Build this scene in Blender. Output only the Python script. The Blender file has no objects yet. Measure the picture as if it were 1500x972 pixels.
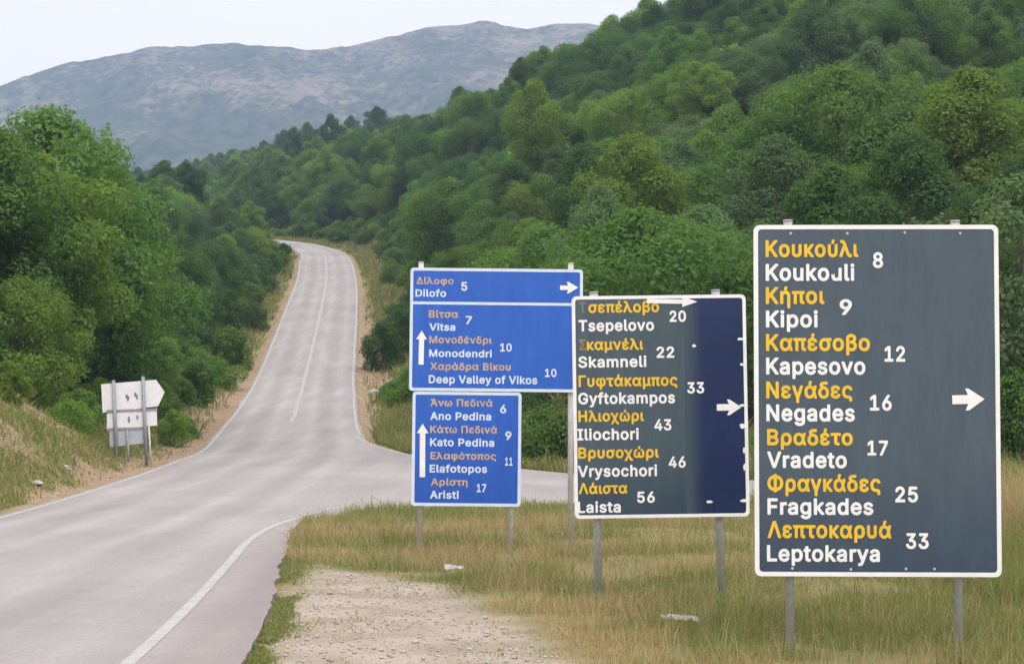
import bpy, bmesh, math, random
import numpy as np
from mathutils import Vector, Matrix, Euler

SC = bpy.context.scene
COL = SC.collection
R = math.radians
rng = np.random.default_rng(7)
random.seed(7)

# ------------------------------------------------------------------ camera, sky, sun, exposure
CAM_H = 1.9
F = 2600.0                 # focal length in photograph pixels (photograph 1500 wide)
HOR = 602.0                # eye level row in the photograph
PITCH = math.atan((HOR - 486.0) / F)
cd = bpy.data.cameras.new('camera'); cam = bpy.data.objects.new('camera', cd); COL.objects.link(cam)
cd.sensor_width = 36; cd.lens = F / 1500 * 36
cd.clip_start = 0.1; cd.clip_end = 12000
cam.location = (0, 0, CAM_H); cam.rotation_euler = (math.pi / 2 + PITCH, 0, 0)
SC.camera = cam

SUN_EL, SUN_AZ = 52.0, 150.0     # azimuth clockwise from +Y: behind the camera, to the right
w = bpy.data.worlds.new('World'); SC.world = w; w.use_nodes = True
nt = w.node_tree; N = nt.nodes; L = nt.links
bg = N['Background']; bg.inputs['Strength'].default_value = 0.1
sky = N.new('ShaderNodeTexSky'); sky.sky_type = 'NISHITA'; sky.sun_disc = False
sky.sun_elevation = R(SUN_EL); sky.sun_rotation = R(SUN_AZ); sky.dust_density = 4.0; sky.air_density = 1.2
# overcast veil: brighter overhead, dimmer towards the horizon
tc = N.new('ShaderNodeTexCoord'); sep = N.new('ShaderNodeSeparateXYZ'); L.new(tc.outputs['Generated'], sep.inputs[0])
mr = N.new('ShaderNodeMapRange'); mr.inputs['From Min'].default_value = 0.0; mr.inputs['From Max'].default_value = 1.0
mr.inputs['To Min'].default_value = 14.0; mr.inputs['To Max'].default_value = 19.0
L.new(sep.outputs['Z'], mr.inputs['Value'])
cl = N.new('ShaderNodeTexNoise'); cl.inputs['Scale'].default_value = 2.2; cl.inputs['Detail'].default_value = 4
L.new(tc.outputs['Generated'], cl.inputs['Vector'])
cm = N.new('ShaderNodeMapRange'); cm.inputs['To Min'].default_value = 0.93; cm.inputs['To Max'].default_value = 1.07
L.new(cl.outputs['Fac'], cm.inputs['Value'])
mu = N.new('ShaderNodeMath'); mu.operation = 'MULTIPLY'; L.new(mr.outputs[0], mu.inputs[0]); L.new(cm.outputs[0], mu.inputs[1])
tint = N.new('ShaderNodeVectorMath'); tint.operation = 'SCALE'; tint.inputs[0].default_value = (1.075, 1.0, 0.945)
L.new(mu.outputs[0], tint.inputs['Scale'])
mx = N.new('ShaderNodeMix'); mx.data_type = 'RGBA'; mx.inputs['Factor'].default_value = 0.88
L.new(sky.outputs[0], mx.inputs['A']); L.new(tint.outputs[0], mx.inputs['B'])
L.new(mx.outputs['Result'], bg.inputs['Color'])

sd = bpy.data.lights.new('sun', 'SUN'); sd.energy = 0.9; sd.angle = R(14); sd.color = (1.0, 0.96, 0.9)
so = bpy.data.objects.new('sun', sd); COL.objects.link(so)
d = Vector((math.sin(R(SUN_AZ)) * math.cos(R(SUN_EL)), math.cos(R(SUN_AZ)) * math.cos(R(SUN_EL)), math.sin(R(SUN_EL))))
so.rotation_euler = d.to_track_quat('Z', 'Y').to_euler(); so.location = (0, 0, 80)

vs = SC.view_settings
vs.view_transform = 'Standard'; vs.look = 'None'; vs.gamma = 1.0; vs.use_curve_mapping = False
vs.exposure = 0.85
SC.render.filter_size = 1.9
cy = SC.cycles
cy.max_bounces = 5; cy.diffuse_bounces = 3; cy.glossy_bounces = 2; cy.transmission_bounces = 3
cy.volume_bounces = 0; cy.transparent_max_bounces = 4; cy.use_denoising = True
cy.caustics_reflective = False; cy.caustics_refractive = False

# ------------------------------------------------------------------ pixel -> point in the world
CP, SP = math.cos(PITCH), math.sin(PITCH)
def at(px, py, y):
    """world point seen at photograph pixel (px, py) at world distance y ahead of the camera"""
    u = (px - 750.0) / F; v = (486.0 - py) / F
    dy = CP - v * SP; dz = SP + v * CP
    return Vector((u / dy * y, y, CAM_H + dz / dy * y))
def gnd(px, py, z=0.0):
    u = (px - 750.0) / F; v = (486.0 - py) / F
    dy = CP - v * SP; dz = SP + v * CP
    y = (z - CAM_H) / dz * dy
    return Vector((u / dy * y, y, z))
def proj(p):
    y = p[1] * CP + (p[2] - CAM_H) * SP; z = -p[1] * SP + (p[2] - CAM_H) * CP
    return 750 + p[0] / y * F, 486 - z / y * F

# ------------------------------------------------------------------ material helpers
def new_mat(name):
    m = bpy.data.materials.new(name); m.use_nodes = True
    return m, m.node_tree.nodes, m.node_tree.links, m.node_tree.nodes['Principled BSDF']
def ramp(N, L, fac, stops):
    r = N.new('ShaderNodeValToRGB'); e = r.color_ramp.elements
    while len(e) < len(stops): e.new(0.5)
    for k, (p, c) in enumerate(stops): e[k].position = p; e[k].color = (*c, 1)
    if fac is not None: L.new(fac, r.inputs[0])
    return r.outputs[0]
def noise(N, L, scale, detail=4, vec=None, rough=0.55):
    n = N.new('ShaderNodeTexNoise'); n.inputs['Scale'].default_value = scale; n.inputs['Detail'].default_value = detail
    n.inputs['Roughness'].default_value = rough
    if vec is not None: L.new(vec, n.inputs['Vector'])
    return n.outputs['Fac']
def geo_pos(N, L, scale=(1, 1, 1), rot=0.0):
    g = N.new('ShaderNodeNewGeometry'); mp = N.new('ShaderNodeMapping')
    mp.inputs['Scale'].default_value = scale; mp.inputs['Rotation'].default_value = (0, 0, rot)
    L.new(g.outputs['Position'], mp.inputs['Vector']); return mp.outputs[0]
def mixc(N, L, fac, a, b, mode='MIX'):
    m = N.new('ShaderNodeMix'); m.data_type = 'RGBA'; m.blend_type = mode
    if isinstance(fac, (int, float)): m.inputs['Factor'].default_value = fac
    else: L.new(fac, m.inputs['Factor'])
    for s, v in (('A', a), ('B', b)):
        if isinstance(v, tuple): m.inputs[s].default_value = (*v, 1)
        else: L.new(v, m.inputs[s])
    return m.outputs['Result']
def simple_mat(name, col, rough=0.6, metal=0.0, var=0.12, scale=6.0, spec=0.5):
    m, N, L, b = new_mat(name)
    c = ramp(N, L, noise(N, L, scale, 5, geo_pos(N, L)), [(0.3, tuple(x * (1 - var) for x in col)), (0.7, tuple(min(1, x * (1 + var)) for x in col))])
    L.new(c, b.inputs['Base Color']); b.inputs['Roughness'].default_value = rough; b.inputs['Metallic'].default_value = metal
    b.inputs['Specular IOR Level'].default_value = spec
    return m

M = {}
M['white_film'] = simple_mat('white reflective film', (0.80, 0.80, 0.80), 0.45, var=0.05)
M['yellow_film'] = simple_mat('yellow reflective film', (0.76, 0.48, 0.02), 0.45, var=0.08, scale=9)
M['orange_film'] = simple_mat('faded orange film', (0.50, 0.355, 0.235), 0.5, var=0.15, scale=9)
M['pale_film'] = simple_mat('pale blue white film', (0.60, 0.68, 0.82), 0.45, var=0.06)
M['steel'] = simple_mat('galvanised steel', (0.40, 0.40, 0.41), 0.5, 0.1, var=0.15, scale=14)
M['steel_pale'] = simple_mat('pale galvanised steel', (0.52, 0.50, 0.49), 0.55, 0.05, var=0.15, scale=14)
M['steel_dark'] = simple_mat('dull steel channel', (0.27, 0.275, 0.295), 0.6, 0.1, var=0.15, scale=14)
M['alu_back'] = simple_mat('bare aluminium sign back', (0.72, 0.71, 0.73), 0.55, 0.0, var=0.06, scale=3)
M['alu_grey'] = simple_mat('dull aluminium sign back', (0.40, 0.43, 0.48), 0.6, 0.0, var=0.12, scale=5)
M['bracket'] = simple_mat('grey bracket', (0.19, 0.19, 0.22), 0.6)
M['paper'] = simple_mat('white paper', (0.72, 0.71, 0.70), 0.8, var=0.1, scale=30)
M['bark'] = simple_mat('bark', (0.10, 0.08, 0.062), 0.9, var=0.35, scale=8)
M['concrete'] = simple_mat('grey concrete pole', (0.26, 0.26, 0.25), 0.85, var=0.15)
M['cable'] = simple_mat('black cable', (0.03, 0.03, 0.032), 0.6)
M['stone'] = simple_mat('pale limestone', (0.36, 0.33, 0.28), 0.9, var=0.3, scale=12)

def _map(N, L, vec, sc):
    mp = N.new('ShaderNodeMapping'); mp.inputs['Scale'].default_value = sc; L.new(vec, mp.inputs['Vector']); return mp.outputs[0]
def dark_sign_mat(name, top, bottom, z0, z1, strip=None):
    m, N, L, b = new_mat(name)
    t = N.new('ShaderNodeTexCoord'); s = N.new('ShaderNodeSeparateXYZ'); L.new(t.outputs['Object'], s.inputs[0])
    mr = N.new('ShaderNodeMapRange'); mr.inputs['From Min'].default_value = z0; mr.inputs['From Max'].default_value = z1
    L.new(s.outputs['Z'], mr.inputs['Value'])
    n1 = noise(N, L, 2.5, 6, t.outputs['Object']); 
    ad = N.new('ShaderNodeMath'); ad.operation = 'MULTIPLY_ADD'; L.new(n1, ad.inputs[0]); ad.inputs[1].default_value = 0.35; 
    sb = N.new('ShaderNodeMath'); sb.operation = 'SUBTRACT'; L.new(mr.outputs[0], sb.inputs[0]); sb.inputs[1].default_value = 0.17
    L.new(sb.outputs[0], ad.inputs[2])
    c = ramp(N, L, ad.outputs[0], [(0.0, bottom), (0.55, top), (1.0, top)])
    dirt_ = ramp(N, L, noise(N, L, 3.0, 8, _map(N, L, t.outputs['Object'], (2.2, 1, 0.45)), 0.7), [(0.36, (0.86, 0.87, 0.88)), (0.64, (1.12, 1.11, 1.08))])
    c = mixc(N, L, 1.0, c, dirt_, 'MULTIPLY')
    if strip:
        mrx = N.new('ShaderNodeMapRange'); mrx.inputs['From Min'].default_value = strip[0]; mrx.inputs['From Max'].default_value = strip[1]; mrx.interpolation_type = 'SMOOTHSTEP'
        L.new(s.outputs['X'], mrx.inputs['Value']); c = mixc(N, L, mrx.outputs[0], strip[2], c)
    L.new(c, b.inputs['Base Color'])
    rr = N.new('ShaderNodeMapRange'); rr.inputs['To Min'].default_value = 0.28; rr.inputs['To Max'].default_value = 0.5; L.new(noise(N, L, 1.8, 5, t.outputs['Object']), rr.inputs['Value']); L.new(rr.outputs[0], b.inputs['Roughness'])
    return m
M['slate_sign'] = dark_sign_mat('weathered slate film with painted sky sheen', (0.055, 0.083, 0.115), (0.028, 0.053, 0.092), -1.45, 0.2)  # greyer top over bluer bottom: sky reflection painted into the film colour
M['slate_sign2'] = dark_sign_mat('weathered slate film with painted sky sheen, older', (0.055, 0.085, 0.108), (0.025, 0.049, 0.084), -1.2, 0.1)  # same reflected sky painted in as a paler upper part
M['navy_strip'] = dark_sign_mat('navy blending into slate', (0.006, 0.019, 0.078), (0.005, 0.016, 0.068), -1.2, 0.6, ((1002 - 967) * 18.6 / F, (1034 - 967) * 18.6 / F, (0.048, 0.074, 0.098)))  # navy, easing into slate along the left edge
M['blue_sign'] = dark_sign_mat('bright blue reflective film', (0.015, 0.105, 0.50), (0.012, 0.085, 0.44), -1.6, 1.0)

# ------------------------------------------------------------------ mesh / object helpers
def link(name, me, mat=None, parent=None):
    o = bpy.data.objects.new(name, me); COL.objects.link(o)
    if mat is not None: me.materials.append(mat)
    if parent is not None: o.parent = parent
    return o
def empty(name, loc=(0, 0, 0)):
    o = bpy.data.objects.new(name, None); COL.objects.link(o); o.location = loc; o.empty_display_size = 0.3; return o
def tag(o, label=None, cat=None, group=None, kind=None):
    if label: o['label'] = label
    if cat: o['category'] = cat
    if group: o['group'] = group
    if kind: o['kind'] = kind
    return o
def np_mesh(name, verts, faces, smooth=False, attrs=None):
    """verts (n,3); faces (m,4) or (m,3) arrays"""
    me = bpy.data.meshes.new(name)
    verts = np.asarray(verts, np.float32); faces = np.asarray(faces, np.int32); k = faces.shape[1]
    me.vertices.add(len(verts)); me.vertices.foreach_set('co', verts.ravel())
    me.loops.add(faces.size); me.loops.foreach_set('vertex_index', faces.ravel())
    me.polygons.add(len(faces)); me.polygons.foreach_set('loop_start', np.arange(len(faces), dtype=np.int32) * k)
    if smooth: me.polygons.foreach_set('use_smooth', np.ones(len(faces), bool))
    for nm, arr in (attrs or {}).items():
        a = me.attributes.new(nm, 'FLOAT', 'POINT'); a.data.foreach_set('value', np.asarray(arr, np.float32))
    me.update(calc_edges=True); me.validate()
    return me
def bm_obj(name, bm, mat, parent=None, smooth=False):
    bmesh.ops.recalc_face_normals(bm, faces=bm.faces)
    me = bpy.data.meshes.new(name); bm.to_mesh(me); bm.free()
    if smooth:
        me.polygons.foreach_set('use_smooth', np.ones(len(me.polygons), bool))
    return link(name, me, mat, parent)
def bm_box(bm, x0, x1, y0, y1, z0, z1):
    vs = [bm.verts.new(p) for p in ((x0,y0,z0),(x1,y0,z0),(x1,y1,z0),(x0,y1,z0),(x0,y0,z1),(x1,y0,z1),(x1,y1,z1),(x0,y1,z1))]
    for f in ((0,3,2,1),(4,5,6,7),(0,1,5,4),(1,2,6,5),(2,3,7,6),(3,0,4,7)): bm.faces.new([vs[i] for i in f])
def bm_tube(bm, pts, rads, n=8, cap=True):
    rings = []
    for i, p in enumerate(pts):
        p = Vector(p); q = Vector(pts[min(i + 1, len(pts) - 1)]) - Vector(pts[max(i - 1, 0)]); q.normalize()
        a = q.orthogonal().normalized(); b = q.cross(a)
        if abs(q.z) > 0.7:
            a = Vector((1, 0, 0)) - q * q.x; a.normalize(); b = q.cross(a)
        rings.append([bm.verts.new(p + (a * math.cos(t) + b * math.sin(t)) * rads[i]) for t in (2 * math.pi * k / n for k in range(n))])
    for r0, r1 in zip(rings, rings[1:]):
        for k in range(n): bm.faces.new((r0[k], r0[(k + 1) % n], r1[(k + 1) % n], r1[k]))
    if cap: bm.faces.new(rings[0][::-1]); bm.faces.new(rings[-1])
def round_rect(x0, x1, z0, z1, r, n=5):
    out = []
    for cx, cz, a0 in ((x1 - r, z1 - r, 0), (x0 + r, z1 - r, 90), (x0 + r, z0 + r, 180), (x1 - r, z0 + r, 270)):
        for k in range(n + 1):
            a = R(a0 + 90 * k / n); out.append((cx + r * math.cos(a), cz + r * math.sin(a)))
    return out
def bm_prism(bm, poly, y0, y1):
    a = [bm.verts.new((x, y0, z)) for x, z in poly]; b = [bm.verts.new((x, y1, z)) for x, z in poly]
    bm.faces.new(a); bm.faces.new(b[::-1]); n = len(poly)
    for k in range(n): bm.faces.new((a[k], b[k], b[(k + 1) % n], a[(k + 1) % n]))
def bm_ring(bm, outer, inner, y0, y1):
    n = len(outer)
    oa = [bm.verts.new((x, y0, z)) for x, z in outer]; ia = [bm.verts.new((x, y0, z)) for x, z in inner]
    ob = [bm.verts.new((x, y1, z)) for x, z in outer]; ib = [bm.verts.new((x, y1, z)) for x, z in inner]
    for k in range(n):
        j = (k + 1) % n
        bm.faces.new((oa[k], oa[j], ia[j], ia[k])); bm.faces.new((ob[k], ib[k], ib[j], ob[j]))
        bm.faces.new((oa[k], ob[k], ob[j], oa[j])); bm.faces.new((ia[k], ia[j], ib[j], ib[k]))

# ------------------------------------------------------------------ the main road: stations (left line, right line, z) along its length
def hp(px, py, y): p = at(px, py, y); return (p.x, p.y, p.z)
ST = [  # left x, right x, y, z
    (-2.6, 2.8, -70, 0.0), (-5.3, 0.2, -35, 0.0), (-7.6, -2.0, 0, 0.0), (-8.3, -2.93, 13.35, 0.0), (-8.6, -3.3, 18.4, 0), (-8.9, -3.75, 24.9, 0), (-9.25, -4.0, 31.9, 0),
    (-9.8, -4.3, 39.2, 0.0), (-10.6, -4.75, 50, 0.08), (-11.15, -5.15, 60, 0.28)]
for (py, l, r, y) in ((660, 297, 535, 66.5), (640, 318, 528, 75), (620, 334, 522, 83), (600, 350, 519, 92.3), (580, 363, 518, 101), (560, 375, 517, 110), (530, 389, 518, 121),
                      (500, 401, 519.5, 132), (475, 411, 521, 144), (450, 421, 522, 156), (430, 429, 522, 169), (410, 436, 521, 183), (396, 439, 518, 195), (385, 440, 515, 205)):
    a = at(l, py, y); b = at(r, py, y); ST.append((a.x, b.x, y, (a.z + b.z) / 2))
ctr = [((a + b) / 2, y, z) for a, b, y, z in ST]; hw = [(b - a) / 2 for a, b, y, z in ST]
for (x, y, z) in ((-22.6, 214, 20.6), (-24.3, 223, 22.0), (-26.6, 231, 23.3), (-29.6, 239, 24.6), (-33.4, 246, 25.7), (-38.2, 252.5, 26.7), (-44, 258, 27.6), (-52, 263, 28.4), (-64, 268, 29.2)):
    ctr.append((x, y, z)); hw.append(2.75)
ctr = np.array(ctr); hw = np.array(hw)
def catmull(P, per=8):
    P = np.vstack([2 * P[0] - P[1], P, 2 * P[-1] - P[-2]]); out = []
    for i in range(1, len(P) - 2):
        for t in np.linspace(0, 1, per, endpoint=False):
            a, b, c, d_ = P[i - 1], P[i], P[i + 1], P[i + 2]
            # centripetal-ish: plain Catmull-Rom with tangents limited by spacing
            h0 = np.linalg.norm(b[:2] - a[:2]); h1 = np.linalg.norm(c[:2] - b[:2]); h2 = np.linalg.norm(d_[:2] - c[:2])
            m1 = ((c - b) / h1 * h0 + (b - a) / h0 * h1) / (h0 + h1) * h1
            m2 = ((c - b) / h1 * h2 + (d_ - c) / h2 * h1) / (h1 + h2) * h1
            t2, t3 = t * t, t * t * t
            out.append((2*t3-3*t2+1)*b + (t3-2*t2+t)*m1 + (-2*t3+3*t2)*c + (t3-t2)*m2)
    out.append(P[-2]); return np.array(out)
RD = catmull(np.column_stack([ctr, hw]), 8)         # x y z halfwidth
RC, RZ, RH = RD[:, :2], RD[:, 2], RD[:, 3]
tan = np.gradient(RC, axis=0); tan /= np.linalg.norm(tan, axis=1)[:, None]
RN = np.column_stack([tan[:, 1], -tan[:, 0]])        # to the right
def road_info(x, y):
    """signed offset from the centre line (+ right), road z, half width at nearest station"""
    x = np.atleast_1d(x); y = np.atleast_1d(y); off = np.empty(len(x)); z = np.empty(len(x)); h = np.empty(len(x))
    for s in range(0, len(x), 4000):
        X = x[s:s+4000, None] - RC[None, :, 0]; Y = y[s:s+4000, None] - RC[None, :, 1]
        k = np.argmin(X * X + Y * Y, axis=1); r = np.arange(len(k))
        dx, dy = X[r, k], Y[r, k]
        sd = dx * RN[k, 0] + dy * RN[k, 1]; dist = np.hypot(dx, dy)
        al = dx * tan[k, 0] + dy * tan[k, 1]
        k2 = np.clip(k + np.sign(al).astype(int), 0, len(RC) - 1)
        seg = np.hypot(RC[k2, 0] - RC[k, 0], RC[k2, 1] - RC[k, 1]) + 1e-6
        t = np.clip(np.abs(al) / seg, 0, 1)
        off[s:s+4000] = np.where(np.abs(al) > seg, np.sign(sd + 1e-9) * dist, sd)
        z[s:s+4000] = RZ[k] * (1 - t) + RZ[k2] * t; h[s:s+4000] = RH[k] * (1 - t) + RH[k2] * t
    return off, z, h

# side road going off to the right: near edge and far edge polylines
NEAR = np.array([(-4.0, 28.5), (-3.93, 30.6), (-3.7, 32.4), (-3.25, 34.3), (-2.4, 35.8), (-1.2, 36.8), (0.6, 37.3), (3.6, 37.6), (10, 37.6), (22, 36.5), (45, 32.5), (90, 24)], float)
fe = []
for (px, py, y) in ((530, 634, 77), (545, 645, 73.5), (570, 653, 70), (600, 661, 66), (645, 669, 62.5), (700, 677, 59), (760, 685, 56)):
    p = at(px, py, y); fe.append((p.x, p.y))
FAR = np.array(fe + [(1.7, 53.0), (4.8, 50), (10, 47.2), (22, 44.6), (45, 40), (90, 31)], float)
def side_band(x, y):
    """distance outside the side road (0 inside), its z"""
    ny = np.interp(x, NEAR[:, 0], NEAR[:, 1], left=NEAR[0, 1]); fy = np.interp(x, FAR[:, 0], FAR[:, 1])
    dd = np.maximum(ny - y, y - fy)
    ok = x > -4.2
    return np.where(ok, np.maximum(dd, 0), 99.0)

# ------------------------------------------------------------------ terrain height
CPTS = []
for x in (-60, -20, 0, 20, 60):
    for y in (-60, -20): CPTS.append((x, y, 0.0))
CPTS += [(-400, -200, 0), (400, -200, 0), (0, -400, 0), (-200, 0, 4), (200, 0, 4)]
for y in (5, 15, 25, 33): CPTS += [(-1, y, -0.05), (5, y, -0.02), (12, y, 0.05), (30, y, 0.3)]
CPTS += [(3, 44, -0.02), (12, 42, 0.0), (30, 38, 0.1), (60, 30, 0.3), (70, 60, 3)]
CPTS += [(-10.5, 20, 0.05), (-12.5, 25, 1.0), (-17, 25, 3.2), (-11.2, 36, 0.12), (-13.0, 40, 1.3), (-16, 46, 3.4), (-13, 52, 0.6), (-14.8, 50, 2.6), (-13.2, 44, 1.5), (-15.4, 56, 2.1), (-20, 58, 5.0), (-30, 60, 7), (-60, 60, 12), (-40, 30, 6)]
for k in range(16, len(RD), 6):
    x, y, z, h = RD[k]; nx, ny = RN[k]
    if y < 60: continue
    g = min(1.0, max(0.0, (y - 60) / 60))
    for o, dz in ((-h - 3.0, 0.25), (-h - 8, 1.6), (-h - 16, 3.2 if y < 130 else 2.0)):
        if y < 250: CPTS.append((x + nx * o, y + ny * o, z + dz))
    for o, dz in ((h + 2.5, -0.1), (h + 7, 0.3 + 0.6 * g)):
        if y > 82: CPTS.append((x + nx * o, y + ny * o, z + dz))
def cp(px, py, y, dz=0): p = at(px, py, y); CPTS.append((p.x, p.y, p.z + dz))
# hillside on the right, foot to ridge (ground, i.e. below the tree tops)
for x, y, z in ((1, 62, 0.5), (8, 57, 0.5), (16, 55, 0.8), (30, 52, 1.2)): CPTS.append((x, y, z))
for px, pts in ((1500, ((60, 1.5), (90, 11), (140, 27), (200, 48), (260, 68), (300, 76))), (1200, ((62, 1.2), (95, 10), (150, 28), (220, 51), (290, 70), (330, 74))),
                (980, ((64, 1), (100, 9), (160, 27), (240, 50), (310, 57), (345, 59))), (780, ((68, .8), (100, 6), (160, 21), (240, 42), (330, 51), (395, 54))),
                (640, ((84, 2.5), (110, 5.5), (160, 15), (230, 33), (320, 50), (420, 65))), (540, ((180, 17.0), (230, 27), (300, 43), (400, 62), (480, 73))),
                (440, ((275, 31), (330, 42), (430, 57), (540, 74))), (330, ((300, 31), (420, 49), (580, 74))), (200, ((300, 27), (420, 44), (650, 80)))):
    for y, z in pts: CPTS.append(((px - 750) / F * y, y, z))
CPTS += [(17.8, 372, 57), (24.5, 360, 60)]
CPTS += [(-230, 750, 84), (-350, 850, 70), (90, 290, 80), (170, 250, 82), (130, 150, 40), (110, 90, 18), (250, 200, 85), (60, 480, 50), (-40, 620, 54), (-160, 900, 30), (0, 1000, 10), (300, 500, 60),
         (-70, 180, 16), (-90, 260, 24), (-110, 120, 16), (-150, 400, 30), (-200, 600, 40), (-300, 300, 30), (-500, 600, 20), (-500, 100, 10), (500, 300, 40), (600, 800, 10), (-500, 1000, 5), (0, 1400, 0)]
CP_ = np.array(CPTS, float)
def _phi(r): return np.sqrt(r * r + 36.0)
def _fit(P):
    n = len(P); A = _phi(np.hypot(P[:, None, 0] - P[None, :, 0], P[:, None, 1] - P[None, :, 1]))
    A[np.diag_indices(n)] -= 0.6          # slight smoothing
    B = np.column_stack([np.ones(n), P[:, :2] / 100])
    S = np.zeros((n + 3, n + 3)); S[:n, :n] = A; S[:n, n:] = B; S[n:, :n] = B.T
    rhs = np.zeros(n + 3); rhs[:n] = P[:, 2]
    return np.linalg.solve(S, rhs)
WTS = _fit(CP_)
def smooth(t): t = np.clip(t, 0, 1); return t * t * (3 - 2 * t)
def vnoise(x, y, sc, seed=0):
    """cheap smooth value noise"""
    x = np.asarray(x, float) / sc; y = np.asarray(y, float) / sc
    xi = np.floor(x).astype(np.int64); yi = np.floor(y).astype(np.int64); fx = x - xi; fy = y - yi
    fx = fx * fx * (3 - 2 * fx); fy = fy * fy * (3 - 2 * fy)
    def h(a, b):
        n = (a * 374761393 + b * 668265263 + seed * 982451653) & 0x7fffffff
        n = ((n ^ (n >> 13)) * 1274126177) & 0x7fffffff
        return ((n ^ (n >> 16)) & 0xffff) / 65535.0
    return (h(xi, yi) * (1 - fx) + h(xi + 1, yi) * fx) * (1 - fy) + (h(xi, yi + 1) * (1 - fx) + h(xi + 1, yi + 1) * fx) * fy
def fbm(x, y, sc, seed=0): return 0.55 * vnoise(x, y, sc, seed) + 0.3 * vnoise(x, y, sc / 2.3, seed + 1) + 0.15 * vnoise(x, y, sc / 5.1, seed + 2)
def shoulder_w(y): return np.interp(y, [0, 13.35, 18, 24, 29, 33], [0.9, 0.86, 0.85, 0.62, 0.35, 0.2])
def H(x, y):
    x = np.atleast_1d(np.asarray(x, float)); y = np.atleast_1d(np.asarray(y, float)); z = np.empty(len(x))
    for s in range(0, len(x), 4000):
        r = np.hypot(x[s:s+4000, None] - CP_[None, :, 0], y[s:s+4000, None] - CP_[None, :, 1])
        z[s:s+4000] = _phi(r) @ WTS[:-3] + WTS[-3] + (x[s:s+4000] * WTS[-2] + y[s:s+4000] * WTS[-1]) / 100
    rr = np.hypot(x, y - 300); z = z * (1 - smooth((rr - 750) / 450))
    z += (fbm(x, y, 3.0, 5) - 0.5) * np.interp(np.hypot(x, y), [20, 60, 200], [0.06, 0.2, 0.8])
    off, rz, h = road_info(x, y)
    ex = np.where(off > 0, h + np.where(y < 34, shoulder_w(y), 0.25), h + 0.3)
    a = np.abs(off) - ex
    near = y < 62
    t = smooth((a - 0.1) / np.where(near, 2.2, 3.2))
    z = np.where(a < 14, (rz - 0.085) * (1 - t) + z * t, z)
    sb = side_band(x, y); t2 = smooth((sb - 0.15) / 3.0)
    zs = np.interp(y, [36, 50, 60, 78], [0, 0.03, 0.2, 0.7]) - 0.075
    inr = (a > 0)
    z = np.where((sb < 3.2) & inr, zs * (1 - t2) + z * t2, z)
    return z
def h1(x, y): return float(H([x], [y])[0])

def axis(segs):
    out = []
    for a, b, st in segs: out += list(np.arange(a, b, st))
    out.append(segs[-1][1]); return np.array(out)
gx = np.concatenate([-np.geomspace(1500, 60, 22), axis([(-58, -14, 1.4), (-14, -5, 0.3), (-5, 6, 0.14), (6, 14, 0.4), (14, 60, 1.6)]), np.geomspace(62, 1500, 22)])
gy = np.concatenate([-np.geomspace(1500, 12, 16), axis([(-10, 10, 2), (10, 26, 0.16), (26, 60, 0.4), (60, 130, 0.9), (130, 280, 1.8), (280, 500, 6)]), np.geomspace(510, 1500, 18)])
GX, GY = np.meshgrid(gx, gy); vx, vy = GX.ravel(), GY.ravel(); vz = H(vx, vy)
off, rz, hh = road_info(vx, vy)
nx_, ny_ = len(gx), len(gy)
ii = (np.arange(ny_ - 1)[:, None] * nx_ + np.arange(nx_ - 1)[None, :]).ravel()
faces = np.column_stack([ii, ii + 1, ii + nx_ + 1, ii + nx_])
# masks: bare gravel, bare earth beside the road, forest floor
GR = [gnd(*p) for p in ((430, 830), (470, 818), (540, 828), (640, 850), (690, 870), (740, 905), (800, 940), (870, 990), (960, 1100), (300, 1100), (372, 972), (405, 905), (425, 860))]
GRP = np.array([(p.x, p.y) for p in GR])
def poly_sd(x, y, P):
    """signed distance to polygon, negative inside"""
    n = len(P); dmin = np.full(len(x), 1e9); ins = np.zeros(len(x), bool)
    for k in range(n):
        a = P[k]; b = P[(k + 1) % n]; e = b - a; t = np.clip(((x - a[0]) * e[0] + (y - a[1]) * e[1]) / (e @ e), 0, 1)
        dmin = np.minimum(dmin, np.hypot(x - a[0] - t * e[0], y - a[1] - t * e[1]))
        c = ((a[1] > y) != (b[1] > y)) & (x < (b[0] - a[0]) * (y - a[1]) / (b[1] - a[1] + 1e-12) + a[0]); ins ^= c
    return np.where(ins, -dmin, dmin)
def gravel_mask(x, y):
    sdist = poly_sd(x, y, GRP)
    n = (fbm(x, y, 0.9, 11) - 0.5) * 1.6 + (fbm(x, y, 3, 12) - 0.5) * 0.8
    g = smooth(0.5 - (sdist + n * 0.55) / 0.7)
    return np.where((y < 27) & (x > -4), g, 0)
def dirt_mask(x, y):
    off, rz, h = road_info(x, y)
    l = -off - h - 0.3; r = off - h - 0.3
    wl = np.interp(y, [20, 34, 45, 60, 90, 130, 200], [0.4, 0.45, 0.7, 1.5, 2.2, 0.9, 0.2])
    wr = np.interp(y, [60, 80, 110, 140, 200], [0, 0.3, 2.4, 1.2, 0.2])
    n = (fbm(x, y, 2.5, 21) - 0.5) * 2.2
    a = smooth(0.5 - (l - wl + n) / 0.8) * (off < 0); b = smooth(0.5 - (r - wr + n * 1.2) / 0.9) * (off > 0) * (y > 74)
    c = smooth((fbm(x, y, 3.0, 31) - np.interp(l, [1.0, 3.2, 7], [0.66, 0.40, 0.44])) / 0.1) * (off < 0) * (y > 25) * (y < 75) * (l > 1.0) * (l < 12) * 0.85
    return np.clip(np.maximum(np.maximum(a, b), c), 0, 1)
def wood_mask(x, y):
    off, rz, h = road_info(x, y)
    return np.clip(np.maximum(smooth((-off - h - 6.5) / 3) * (y > 45), smooth((off - h - 6) / 3) * (y > 78) + smooth((y - 61) / 4) * (x > -3)), 0, 1)
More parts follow.
